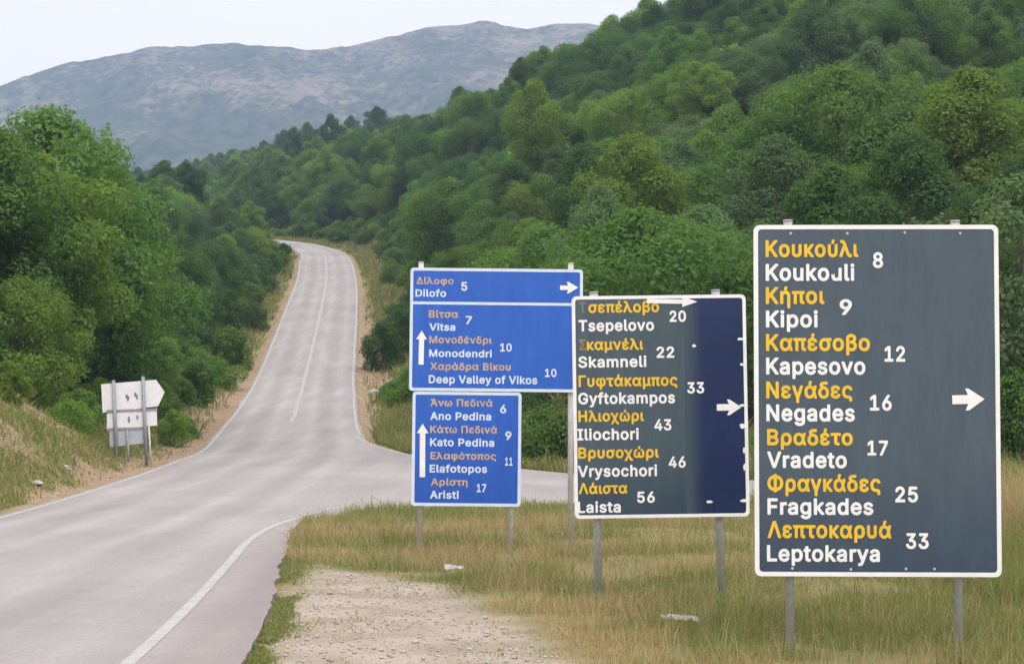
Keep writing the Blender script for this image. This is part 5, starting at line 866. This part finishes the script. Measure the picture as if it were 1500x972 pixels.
# candidate places: jittered grid over the hillsides
CAND = []
def add_tree(x, y, shape, tint, sc, v=None, rot=None):
    CAND.append(dict(x=x, y=y, shape=shape, tint=tint, s=sc, v=random.randrange(3) if v is None else v, rot=random.uniform(0, 6.28) if rot is None else rot))
def tint_pick(x, y):
    t = fbm(np.array([x]), np.array([y]), 26, 77)[0] + random.uniform(-.22, .22)
    return 'dark green' if t < 0.47 else 'mid green' if t < 0.64 else 'yellow green' if t < 0.76 else 'grey green'
ya = 50.0
while ya < 700:
    st = 5.4 if ya < 120 else 6.2 if ya < 260 else 7.5
    xl, xr = (-260 / F) * 0 + (-980 / F * ya), (960 / F * ya)
    for xa in np.arange(xl, xr, st):
        x = xa + random.uniform(-.42, .42) * st; y = ya + random.uniform(-.42, .42) * st
        o, rz_, h_ = road_info(np.array([x]), np.array([y])); o, h_ = o[0], h_[0]
        left = o < 0
        if left:
            if y < 56 or -o < h_ + (9.0 if y < 75 else 6.8 if y < 120 else 5.2 if y < 190 else 5.0): continue
            if y < 66 and x > -17: continue
        else:
            if o < h_ + (10 if y < 130 else 7.5): continue
            if y < 64 or side_band(np.array([x]), np.array([y]))[0] < 6: continue
            if x < -1 and y < 84: continue
        px, py = proj((x, y, h1(x, y) + 5))
        if y > 290 and px > 1150: continue
        sh = random.choices(['round', 'tall', 'broad', 'pointed'], [0.42, 0.22, 0.26, 0.10] if y < 380 else [0.4, 0.25, 0.2, 0.15])[0]
        sc = random.uniform(0.72, 1.18) * (0.9 if left and y < 130 else 0.8 if left and y < 260 else 1.0) * np.interp(y, [50, 90, 200], [0.78, 0.9, 1.0])
        if left and -o < h_ + 11 and y > 150: sc *= 0.72
        add_tree(x, y, sh, tint_pick(x, y), sc)
    ya += st * 0.92
# trees placed one by one
def own(px, y, shape, tint, ph_, v=0):
    x = (px - 750) / F * y; hgt = ph_ * y / F; CAND.append(dict(x=x, y=y, shape=shape, tint=tint, s=hgt / SHAPES[shape][0], v=v, rot=px * 0.37, keep=True))
own(1500, 53, 'round', 'grey green', 415, 1)
own(945, 66, 'broad', 'mid green', 330, 2)
own(20, 62, 'round', 'yellow green', 210, 0)
own(75, 70, 'tall', 'yellow green', 410, 1)
own(10, 68, 'tall', 'mid green', 430, 0)
own(-40, 64, 'tall', 'mid green', 450, 2)
own(45, 76, 'round', 'mid green', 440, 2)
own(130, 78, 'round', 'mid green', 330, 1)
own(165, 84, 'tall', 'yellow green', 300, 2)
own(1240, 100, 'broad', 'mid green', 260, 0)
own(1420, 84, 'pointed', 'yellow green', 330, 1)
xs_ = np.array([c['x'] for c in CAND]); ys_ = np.array([c['y'] for c in CAND]); zs_ = H(xs_, ys_)
for c, z in zip(CAND, zs_): c['z'] = float(z) - 0.15
# shrubs along the roadsides
SHR = []
def add_shrub(x, y, tint, s, v=None): SHR.append(dict(x=x, y=y, tint=tint, s=s, v=random.randrange(4) if v is None else v, rot=random.uniform(0, 6.28)))
for k in range(0, len(RD), 1):
    x, y, z, h = RD[k]
    if y < 58: continue
    for side in (-1, 1):
        if side == 1 and y < 92: continue
        for rep in range(2):
            if random.random() < (0.42 if y < 130 else 0.62):
                dd = h + random.uniform(2.6, 6.5) if side < 0 else h + random.uniform(4.0, 8.5)
                if side < 0 and y < 75: dd += 3.5
                add_shrub(x + RN[k, 0] * side * dd + random.uniform(-1, 1), y + RN[k, 1] * side * dd + random.uniform(-1, 1), random.choice(['dark green', 'mid green', 'mid green', 'yellow green']), random.uniform(0.6, 1.35))
for k in range(46):
    x = random.uniform(-2, 24); fyy = float(np.interp(x, FAR[:, 0], FAR[:, 1])); add_shrub(x, fyy + random.uniform(2.8, 9), random.choice(['dark green', 'mid green', 'mid green', 'yellow green']), random.uniform(0.6, 1.3))
for k in range(40):
    y = random.uniform(40, 66); x = -random.uniform(17.8, 25) * (y / 55); add_shrub(x, y, random.choice(['dark green', 'mid green', 'yellow green', 'mid green']), random.uniform(0.6, 1.25))
for px, y, t, s in ((600, 96, 'yellow green', 1.0), (575, 100, 'mid green', 0.8), (560, 118, 'dark green', 1.3), (590, 124, 'dark green', 1.5), (800, 60, 'mid green', 1.25), (775, 62, 'dark green', 1.4), (830, 58, 'mid green', 1.2), (1490, 50, 'yellow green', 1.1), (1470, 49.5, 'dark green', 0.8)):
    add_shrub((px - 750) / F * y, y, t, s)
for px, y, t, sc in ((12, 52, 'yellow green', .6), (100, 57, 'yellow green', .6), (118, 59, 'mid green', .7), (255, 70, 'yellow green', .6), (268, 75, 'mid green', .6)):
    add_shrub((px - 750) / F * y, y, t, sc)
zz = H(np.array([c['x'] for c in SHR]), np.array([c['y'] for c in SHR]))
for c, z in zip(SHR, zz): c['z'] = float(z) - 0.05

def shape_of(T):
    e = empty('tree', (T['x'], T['y'], T['z'])); e.rotation_euler = (0, 0, T['rot']); e.rotation_euler = (random.uniform(-.06, .06), random.uniform(-.06, .06), T['rot']); e.scale = (T['s'] * random.uniform(0.85, 1.2), T['s'] * random.uniform(0.85, 1.2), T['s'])
    t = bpy.data.objects.new('trunk', TREEV[(T['shape'], T['v'])]['trunk']); COL.objects.link(t); t.parent = e
    c = bpy.data.objects.new('crown', crown_mesh((T['shape'], T['v']), T['tint'])); COL.objects.link(c); c.parent = e
    c.material_slots[0].link = 'OBJECT'; c.material_slots[0].material = LEAF[T['tint']]
    T['obj'] = e; T['parts'] = [t, c]
    return e
def shrub_of(T):
    e = empty('shrub', (T['x'], T['y'], T['z'])); e.rotation_euler = (0, 0, T['rot']); e.scale = (T['s'],) * 3
    c = bpy.data.objects.new('foliage', shrub_mesh(T['v'], T['tint'])); COL.objects.link(c); c.parent = e
    t = bpy.data.objects.new('stem', SHRUBV[T['v']]['stem']); COL.objects.link(t); t.parent = e
    T['obj'] = e; T['parts'] = [c, t]
    return e
# how much of the picture each one fills: a coarse depth buffer of their leaf points
def footprint(lst, is_tree):
    out = []
    for T in lst:
        V0 = (TREEV[(T['shape'], T['v'])]['V'] if is_tree else SHRUBV[T['v']]['V'])[::(270 if is_tree else 120)]
        c, s = math.cos(T['rot']), math.sin(T['rot'])
        out.append(np.column_stack([V0[:, 0] * c - V0[:, 1] * s, V0[:, 0] * s + V0[:, 1] * c, V0[:, 2]]) * T['s'] + np.array([T['x'], T['y'], T['z']]))
    return out
ALL = CAND + SHR
FP = footprint(CAND, True) + footprint(SHR, False)
own_i = np.concatenate([np.full(len(p), i) for i, p in enumerate(FP)]); P = np.vstack(FP)
_Y = P[:, 1] * CP + (P[:, 2] - CAM_H) * SP; _Z = -P[:, 1] * SP + (P[:, 2] - CAM_H) * CP
qx = 750 + P[:, 0] / _Y * F; qy = 486 - _Z / _Y * F
G = 5.0; GWI, GHI = 300, 195
ok = (qx > 0) & (qx < 1500) & (qy > 0) & (qy < 720)
for x0, x1, y0, y1 in ((1106, 1463, 329, 842), (840, 1095, 432, 757), (600, 853, 393, 573), (605, 764, 574, 740)): ok &= ~((qx > x0) & (qx < x1) & (qy > y0) & (qy < y1))
cell = (np.clip(qy / G, 0, GHI - 1).astype(int) * GWI + np.clip(qx / G, 0, GWI - 1).astype(int))
rad = np.where(_Y < 90, 2, 1)
zb = np.full(GWI * GHI, 1e9); zo = np.full(GWI * GHI, -1)
order = np.argsort(-_Y)
cx_, cy_ = cell % GWI, cell // GWI
for dx in (-1, 0, 1):
    for dy in (-1, 0, 1):
        if dx and dy: continue
        q = order[ok[order] & ((rad[order] == 2) | (dx == 0) & (dy == 0) | (_Y[order] < 200))]
        cc = np.clip(cy_[q] + dy, 0, GHI - 1) * GWI + np.clip(cx_[q] + dx, 0, GWI - 1)
        tz = np.full(GWI * GHI, 1e9); to = np.full(GWI * GHI, -1); tz[cc] = _Y[q]; to[cc] = own_i[q]
        m_ = tz < zb; zb[m_] = tz[m_]; zo[m_] = to[m_]
for T in ALL: T['hits'] = 0; T['px'] = []
for ci in np.nonzero(zo >= 0)[0]:
    T = ALL[zo[ci]]; T['hits'] += 1; T['px'].append(((ci % GWI + .5) * G, (ci // GWI + .5) * G))
CAND.sort(key=lambda T: -T['hits']); keep = [T for T in CAND[:275] if T['hits'] >= 3]; rest = [T for T in CAND[len(keep):] if T['hits'] > 0 or (abs(proj((T['x'], T['y'], T['z']))[0] - 750) < 950 and T['y'] < 300) or (T['y'] < 560 and random.random() < 0.3 and abs(proj((T['x'], T['y'], T['z']))[0] - 750) < 900)]
SHR.sort(key=lambda T: -T['hits']); skeep = [T for T in SHR[:110] if T['hits'] >= 3]; srest = SHR[len(skeep):]
for T in keep: shape_of(T)
for T in skeep: shrub_of(T)
# the rest of the wood: one mass
for tname in LEAF:
    Vs, Fs, n = [], [], 0
    for T in rest:
        if T['tint'] != tname: continue
        V0, F0 = TREEV[(T['shape'], T['v'])]['low']; c, s = math.cos(T['rot']), math.sin(T['rot'])
        V1 = np.column_stack([V0[:, 0] * c - V0[:, 1] * s, V0[:, 0] * s + V0[:, 1] * c, V0[:, 2]]) * T['s'] + np.array([T['x'], T['y'], T['z']])
        Vs.append(V1); Fs.append(F0 + n); n += len(V1)
    for T in srest:
        if T['tint'] != tname or T['y'] < 75: continue
        V0, F0 = SHRUBV[T['v']]['V'][:4800], SHRUBV[T['v']]['F'][:1200]
        V1 = V0 * T['s'] + np.array([T['x'], T['y'], T['z']]); Vs.append(V1); Fs.append(F0 + n); n += len(V1)
    if Vs:
        o = link('wood', np_mesh('wood', np.vstack(Vs), np.vstack(Fs)), LEAF[tname])
        tag(o, tname + ' far trees merging into the wooded slopes', 'wood', kind='stuff')
# labels
def zone(T):
    px, py = np.mean([p[0] for p in T['px']]), np.mean([p[1] for p in T['px']])
    T['cx'], T['cy'] = px, py
    o = road_info(np.array([T['x']]), np.array([T['y']]))[0][0]
    if o < 0 and T['y'] < 240:
        if T['y'] < 100: return 'on left bank behind white sign backs' if px > 110 else 'at left edge of the left bank'
        return 'left of the climbing road' if T['y'] < 165 else 'left of the road near its bend'
    if T['y'] > 215 and px < 600: return 'on the slope beyond the road bend' if py > 260 else 'on the hazy ridge below the mountain'
    hgt = 'low down' if py > 330 else 'halfway up' if py > 150 else 'high up'
    if px < 600: return hgt + ' right of climbing road'
    if px < 850: return hgt + ' above blue sign' if py < 395 else 'behind the blue sign'
    if px < 1100: return hgt + ' above navy striped sign' if py < 430 else 'behind the navy striped sign'
    if px < 1462: return hgt + ' above biggest sign'
    return hgt + ' at right edge past biggest sign'
ORD = ['leftmost', 'second from left', 'third from left', 'fourth from left', 'fifth from left', 'sixth from left', 'seventh from left', 'eighth from left', 'ninth from left', 'tenth from left', 'eleventh from left', 'twelfth from left', 'thirteenth from left', 'fourteenth from left', 'fifteenth from left', 'sixteenth from left', 'seventeenth from left', 'eighteenth from left', 'nineteenth from left']
def label_all(lst, noun, plural, group):
    sets = {}
    for T in lst:
        desc = (T['shape'] + ' ' if 'shape' in T else ('big ' if T['s'] > 1.0 else 'small ')) + T['tint']
        sets.setdefault((desc, zone(T)), []).append(T)
    for (desc, z), q in sets.items():
        q.sort(key=lambda T: T['cx'])
        for i, T in enumerate(q):
            if len(q) == 1: lab = desc + ' ' + noun + ' ' + z
            else: lab = (ORD[i] if i < len(q) - 1 or len(q) == 1 else 'rightmost') + ' of ' + desc + ' ' + plural + ' ' + z
            tag(T['obj'], lab, noun, group)
label_all(keep, 'tree', 'trees', 'trees covering the slopes'); label_all(skeep, 'shrub', 'shrubs', 'shrubs along the roadsides')

# utility pole with cables running off to the right
top1 = pole(pp.x, pp.y, 'grey concrete utility pole with crossarm rising from trees on hillside', ph)
x2, y2 = 92.0, 236.0; top2 = pole(x2, y2, 'grey concrete utility pole at the right end of the hillside cables', ph)
for dx in (-1.3, 0.45, 1.3):
    a = top1 + Vector((dx, 0, 0)); b2 = top2 + Vector((dx, 0, 0)); bm = bmesh.new()
    pts = [a.lerp(b2, t) - Vector((0, 0, 2.2 * 4 * t * (1 - t))) for t in np.linspace(0, 1, 16)]
    bm_tube(bm, pts, [0.03] * 16, 5)
    tag(bm_obj('overhead_cable', bm, M['cable'], None, True), {-1.3: 'left', 0.45: 'middle', 1.3: 'right'}[dx] + ' cable of three strung between the hillside utility poles', 'cable', 'overhead cables')

# ------------------------------------------------------------------ grass
def blades(x, y, h, wd, tint, segs=2, lean=0.5, zoff=-0.02):
    n = len(x); z = H(x, y) + zoff; a = rng.uniform(0, 2 * np.pi, n); ld = rng.uniform(0, 2 * np.pi, n); ln = h * np.abs(rng.normal(0, lean, n))
    ux, uy = np.cos(a), np.sin(a); lx, ly = np.cos(ld) * ln, np.sin(ld) * ln
    rows = []
    for t, wf in ((0, 1.0), (0.55, 0.75), (1.0, 0.12)):
        cx = x + lx * t ** 1.7; cy_ = y + ly * t ** 1.7; cz = z + h * t * (1 - 0.12 * t)
        for s in (-1, 1): rows.append(np.column_stack([cx + ux * wd * wf * 0.5 * s, cy_ + uy * wd * wf * 0.5 * s, cz]))
    V = np.stack(rows, 1).reshape(-1, 3); b0 = np.arange(n) * 6
    Fc = np.concatenate([np.column_stack([b0, b0 + 1, b0 + 3, b0 + 2]), np.column_stack([b0 + 2, b0 + 3, b0 + 5, b0 + 4])])
    return V, Fc, np.repeat(tint, 6)
m, N, L, bs = new_mat('mixed dry and green grass')
g = N.new('ShaderNodeNewGeometry')
dry = ramp(N, L, g.outputs['Random Per Island'], [(0.0, (0.30, 0.215, 0.10)), (0.5, (0.42, 0.325, 0.17)), (1.0, (0.54, 0.45, 0.26))])
grn = ramp(N, L, g.outputs['Random Per Island'], [(0.0, (0.13, 0.165, 0.045)), (0.5, (0.20, 0.235, 0.075)), (1.0, (0.28, 0.30, 0.115))])
col = mixc(N, L, attr(N, 'tint'), dry, grn)
df = N.new('ShaderNodeBsdfDiffuse'); tl = N.new('ShaderNodeBsdfTranslucent'); ms = N.new('ShaderNodeMixShader'); ms.inputs[0].default_value = 0.42
L.new(col, df.inputs['Color']); L.new(col, tl.inputs['Color']); L.new(df.outputs[0], ms.inputs[1]); L.new(tl.outputs[0], ms.inputs[2]); L.new(ms.outputs[0], N['Material Output'].inputs['Surface']); N.remove(bs)
M['grass'] = m
def off_road(x, y, marg=0.05):
    o, rz_, h_ = road_info(x, y); ex = np.where(o > 0, h_ + np.where(y < 34, shoulder_w(y) + 0.02, 0.35), h_ + 0.4)
    return (np.abs(o) > ex + marg) & ((side_band(x, y) > 0.1) | (np.abs(o) < 0))
def grass_obj(label, parts):
    Vs, Fs, Ts, n = [], [], [], 0
    for V, Fc, t in parts: Vs.append(V); Fs.append(Fc + n); Ts.append(t); n += len(V)
    o = link('grass', np_mesh('grass', np.vstack(Vs), np.vstack(Fs), False, {'tint': np.concatenate(Ts)}), M['grass']); tag(o, label, 'grass', kind='stuff')
def tint_at(x, y, bias=0.0, seed=91):
    return np.clip(smooth((fbm(x, y, 2.2, seed) - 0.40 + bias) / 0.26) + rng.normal(0, 0.25, len(x)), 0, 1)
parts = []
# right verge between gravel and side road
n = 230000
y = 11.5 + (37.5 - 11.5) * rng.uniform(0, 1, n) ** 1.25; x = rng.uniform(-4.2, 0.335 * 37, n) ; x = -4.2 + (rng.uniform(0, 1, n)) * (0.33 * y + 4.2)
gm = gravel_mask(x, y); k = off_road(x, y, 0.0) & (rng.uniform(0, 1, n) > gm * 1.02)
x, y = x[k], y[k]; gm = gm[k]
dn = fbm(x, y, 1.3, 95); k = rng.uniform(0, 1, len(x)) < smooth((dn - 0.36) / 0.2) * 0.88 + 0.12; x, y, gm = x[k], y[k], gm[k]
hgt = rng.gamma(5, 0.026, len(x)) * (0.5 + 1.0 * fbm(x, y, 1.8, 96)) * (1 - 0.6 * gm) * np.interp(y, [12, 30], [0.9, 1.15]) + 0.03
edge = poly_sd(x, y, GRP); hgt *= np.interp(edge, [0, 1.2], [0.35, 1.0])
far_r = (x > 4.8) & (y > 17); hgt = np.where(far_r, hgt * 2.1 + 0.1, hgt); hgt = np.where((x > 7) & (y > 24), hgt * 1.3 + 0.3, hgt)
tn = tint_at(x, y, np.interp(y, [12, 14, 20, 27, 37], [-0.10, 0.07, 0.12, 0.02, 0.26]) + np.where(far_r, -0.06, 0))
parts.append(blades(x, y, hgt, rng.uniform(0.004, 0.009, len(x)) * np.interp(y, [12, 37], [1.0, 2.0]), tn))
# sparse seed stalks
n = 5000; y = rng.uniform(13, 36, n); x = -3.5 + rng.uniform(0, 1, n) * (0.33 * y + 3.5); k = off_road(x, y) & (gravel_mask(x, y) < 0.15); x, y = x[k], y[k]
parts.append(blades(x, y, rng.uniform(0.22, 0.48, len(x)), np.full(len(x), 0.005), np.zeros(len(x)), lean=0.35))
# tufts on the gravel and weeds along the broken asphalt edge
n = 24000; y = rng.uniform(11, 26, n); x = rng.uniform(-3.5, 2.5, n); k = off_road(x, y) & (gravel_mask(x, y) > 0.4) & (fbm(x, y, 0.7, 97) > 0.59); x, y = x[k], y[k]
parts.append(blades(x, y, rng.uniform(0.02, 0.07, len(x)), np.full(len(x), 0.012), tint_at(x, y, 0.1), lean=0.9))
n = 26000; y = 11 + 19 * rng.uniform(0, 1, n) ** 1.3; o_, rz_, h_ = road_info(np.interp(y, fy[::4], fx[::4]), y)
xr = np.interp(y, RC[:, 1][:80], RC[:, 0][:80]) + np.interp(y, RC[:, 1][:80], RH[:80]) + shoulder_w(y) + 0.04 + np.abs(rng.normal(0, 0.09, n)) * (0.5 + fbm(y, y * 0, 1.0, 98))
k = fbm(xr * 3, y, 0.8, 99) > 0.45
parts.append(blades(xr[k], y[k], rng.uniform(0.02, 0.075, k.sum()), rng.uniform(0.012, 0.028, k.sum()), np.clip(rng.normal(0.95, 0.15, k.sum()), 0, 1), lean=0.8))
grass_obj('dry and green grass on the right verge under the big signs', parts)
# left verge and bank
parts = []
n = 150000; y = 26 + 60 * rng.uniform(0, 1, n); x = -8 - rng.uniform(0, 1, n) * (0.3 * y); k = off_road(x, y, 0.25); x, y = x[k], y[k]; o, rz_, h_ = road_info(x, y)
dm = dirt_mask(x, y); k = (rng.uniform(0, 1, len(x)) > dm * 0.93) & (o < 0); x, y, o, h_ = x[k], y[k], o[k], h_[k]
l = -o - h_; hgt = rng.gamma(4, 0.045, len(x)) * np.interp(l, [0.3, 2, 5], [0.35, 0.8, 1.1]) + 0.04
parts.append(blades(x, y, hgt, rng.uniform(0.02, 0.045, len(x)) * np.interp(y, [26, 80], [0.8, 1.4]), tint_at(x, y, 0.26, 111), lean=0.6))
grass_obj('green and brown grass on the left verge below the bank', parts)
# verges of the climbing road, far side of the side road
parts = []
n = 150000; kk = rng.integers(0, len(RD), n); sgn = np.where(rng.uniform(0, 1, n) < 0.5, -1, 1); dd = RH[kk] + 0.6 + np.abs(rng.normal(0, 5, n)); x = RC[kk, 0] + RN[kk, 0] * sgn * dd + rng.uniform(-1.5, 1.5, n); y = RC[kk, 1] + RN[kk, 1] * sgn * dd + rng.uniform(-1.5, 1.5, n)
k = (y > 72) & off_road(x, y, 0.3); x, y = x[k], y[k]; k = rng.uniform(0, 1, len(x)) > dirt_mask(x, y) * 0.85; x, y = x[k], y[k]
parts.append(blades(x, y, rng.gamma(4, 0.085, len(x)) + 0.08, rng.uniform(0.05, 0.11, len(x)) * np.interp(y, [70, 220], [0.8, 1.6]), tint_at(x, y, 0.24, 113), lean=0.6))
n = 42000; x = -6 + rng.uniform(0, 1, n) * 34; yb = np.interp(x, FAR[:, 0], FAR[:, 1]); y = yb + 0.2 + rng.uniform(0, 1, n) ** 1.5 * 14; k = off_road(x, y, 0.2); x, y = x[k], y[k]
parts.append(blades(x, y, rng.gamma(4, 0.075, len(x)) + 0.06, rng.uniform(0.03, 0.06, len(x)), tint_at(x, y, 0.25, 115), lean=0.6))
grass_obj('rough grass beside the climbing road and beyond the side road', parts)

# ------------------------------------------------------------------ loose stones, litter
def rock_arrays(g, n):
    base = np.array([(1,0,0),(-1,0,0),(0,1,0),(0,-1,0),(0,0,1),(0,0,-1)], float); f = np.array([(0,2,4),(2,1,4),(1,3,4),(3,0,4),(2,0,5),(1,2,5),(3,1,5),(0,3,5)])
    V = base[None] * g.uniform(0.6, 1.2, (n, 6, 1)); return V, f
n = 20000; y = rng.uniform(11, 25, n); x = rng.uniform(-3.6, 3.0, n); k = off_road(x, y, 0.05) & (gravel_mask(x, y) > rng.uniform(0.1, 1, n)); x, y = x[k], y[k]; n = len(x)
V, f = rock_arrays(rng, n); s = rng.gamma(1.3, 0.0052, n) + 0.002
V = V * s[:, None, None] * np.array([1, 1, 0.65]); a = rng.uniform(0, 6.28, n); c_, s_ = np.cos(a)[:, None], np.sin(a)[:, None]
V = np.stack([V[:, :, 0] * c_ - V[:, :, 1] * s_, V[:, :, 0] * s_ + V[:, :, 1] * c_, V[:, :, 2]], 2) + np.column_stack([x, y, H(x, y) + s * 0.3])[:, None, :]
o = link('gravel', np_mesh('gravel', V.reshape(-1, 3), (f[None] + np.arange(n)[:, None, None] * 6).reshape(-1, 3)), M['stone']); tag(o, 'loose pale stones scattered over the gravel lay-by', 'gravel', kind='stuff')
def rock(px, py, y, size, label, flat=0.5):
    p = at(px, py, y); z = h1(p.x, p.y); bm = bmesh.new(); bmesh.ops.create_icosphere(bm, subdivisions=2, radius=1)
    g = random.Random(px)
    for v in bm.verts: v.co *= 1 + g.uniform(-.22, .22); v.co.x *= size; v.co.y *= size * 0.8; v.co.z *= size * flat
    o = bm_obj('rock', bm, M['stone']); o.location = (p.x, p.y, z + size * flat * 0.3); tag(o, label, 'rock', 'pale rocks on the verges')
rock(576, 619, 84, 0.55, 'flat pale rock on the grass right of the climbing road', 0.25)
rock(548, 566, 104, 0.4, 'brownish rock on the bare bank right of the climbing road', 0.6)
rock(97, 708, 47, 0.16, 'small pale stone in the left verge near the road edge')
rock(52, 727, 42, 0.17, 'pale stone at the far left beside the left edge line')
rock(86, 632, 54, 0.13, 'tiny pale stone on the left bank left of white sign backs')
def crumple(px, py, size, label, name, cat, sx=1.6, sz=0.45, seed=3):
    p = gnd(px, py); z = h1(p.x, p.y); bm = bmesh.new(); g = random.Random(seed); nx2, ny2 = 9, 6
    grid = [[bm.verts.new(((i / (nx2 - 1) - .5) * size * sx + g.uniform(-.06, .06) * size, (j / (ny2 - 1) - .5) * size + g.uniform(-.06, .06) * size, size * sz * (0.35 + g.uniform(-.3, .5)))) for i in range(nx2)] for j in range(ny2)]
    for j in range(ny2 - 1):
        for i in range(nx2 - 1): bm.faces.new((grid[j][i], grid[j][i + 1], grid[j + 1][i + 1], grid[j + 1][i]))
    bmesh.ops.solidify(bm, geom=bm.faces[:], thickness=0.004)
    o = bm_obj(name, bm, M['paper']); o.location = (p.x, p.y, z + 0.10); o.rotation_euler = (R(12), R(4), R(8)); tag(o, label, cat, 'litter on the right verge')
crumple(664, 830, 0.14, 'crumpled white paper lying in grass below the blue sign', 'crumpled_paper', 'litter')
crumple(996, 914, 0.10, 'torn white plastic strip lying in grass left of biggest sign', 'plastic_scrap', 'litter', 3.4, 0.4, 5)
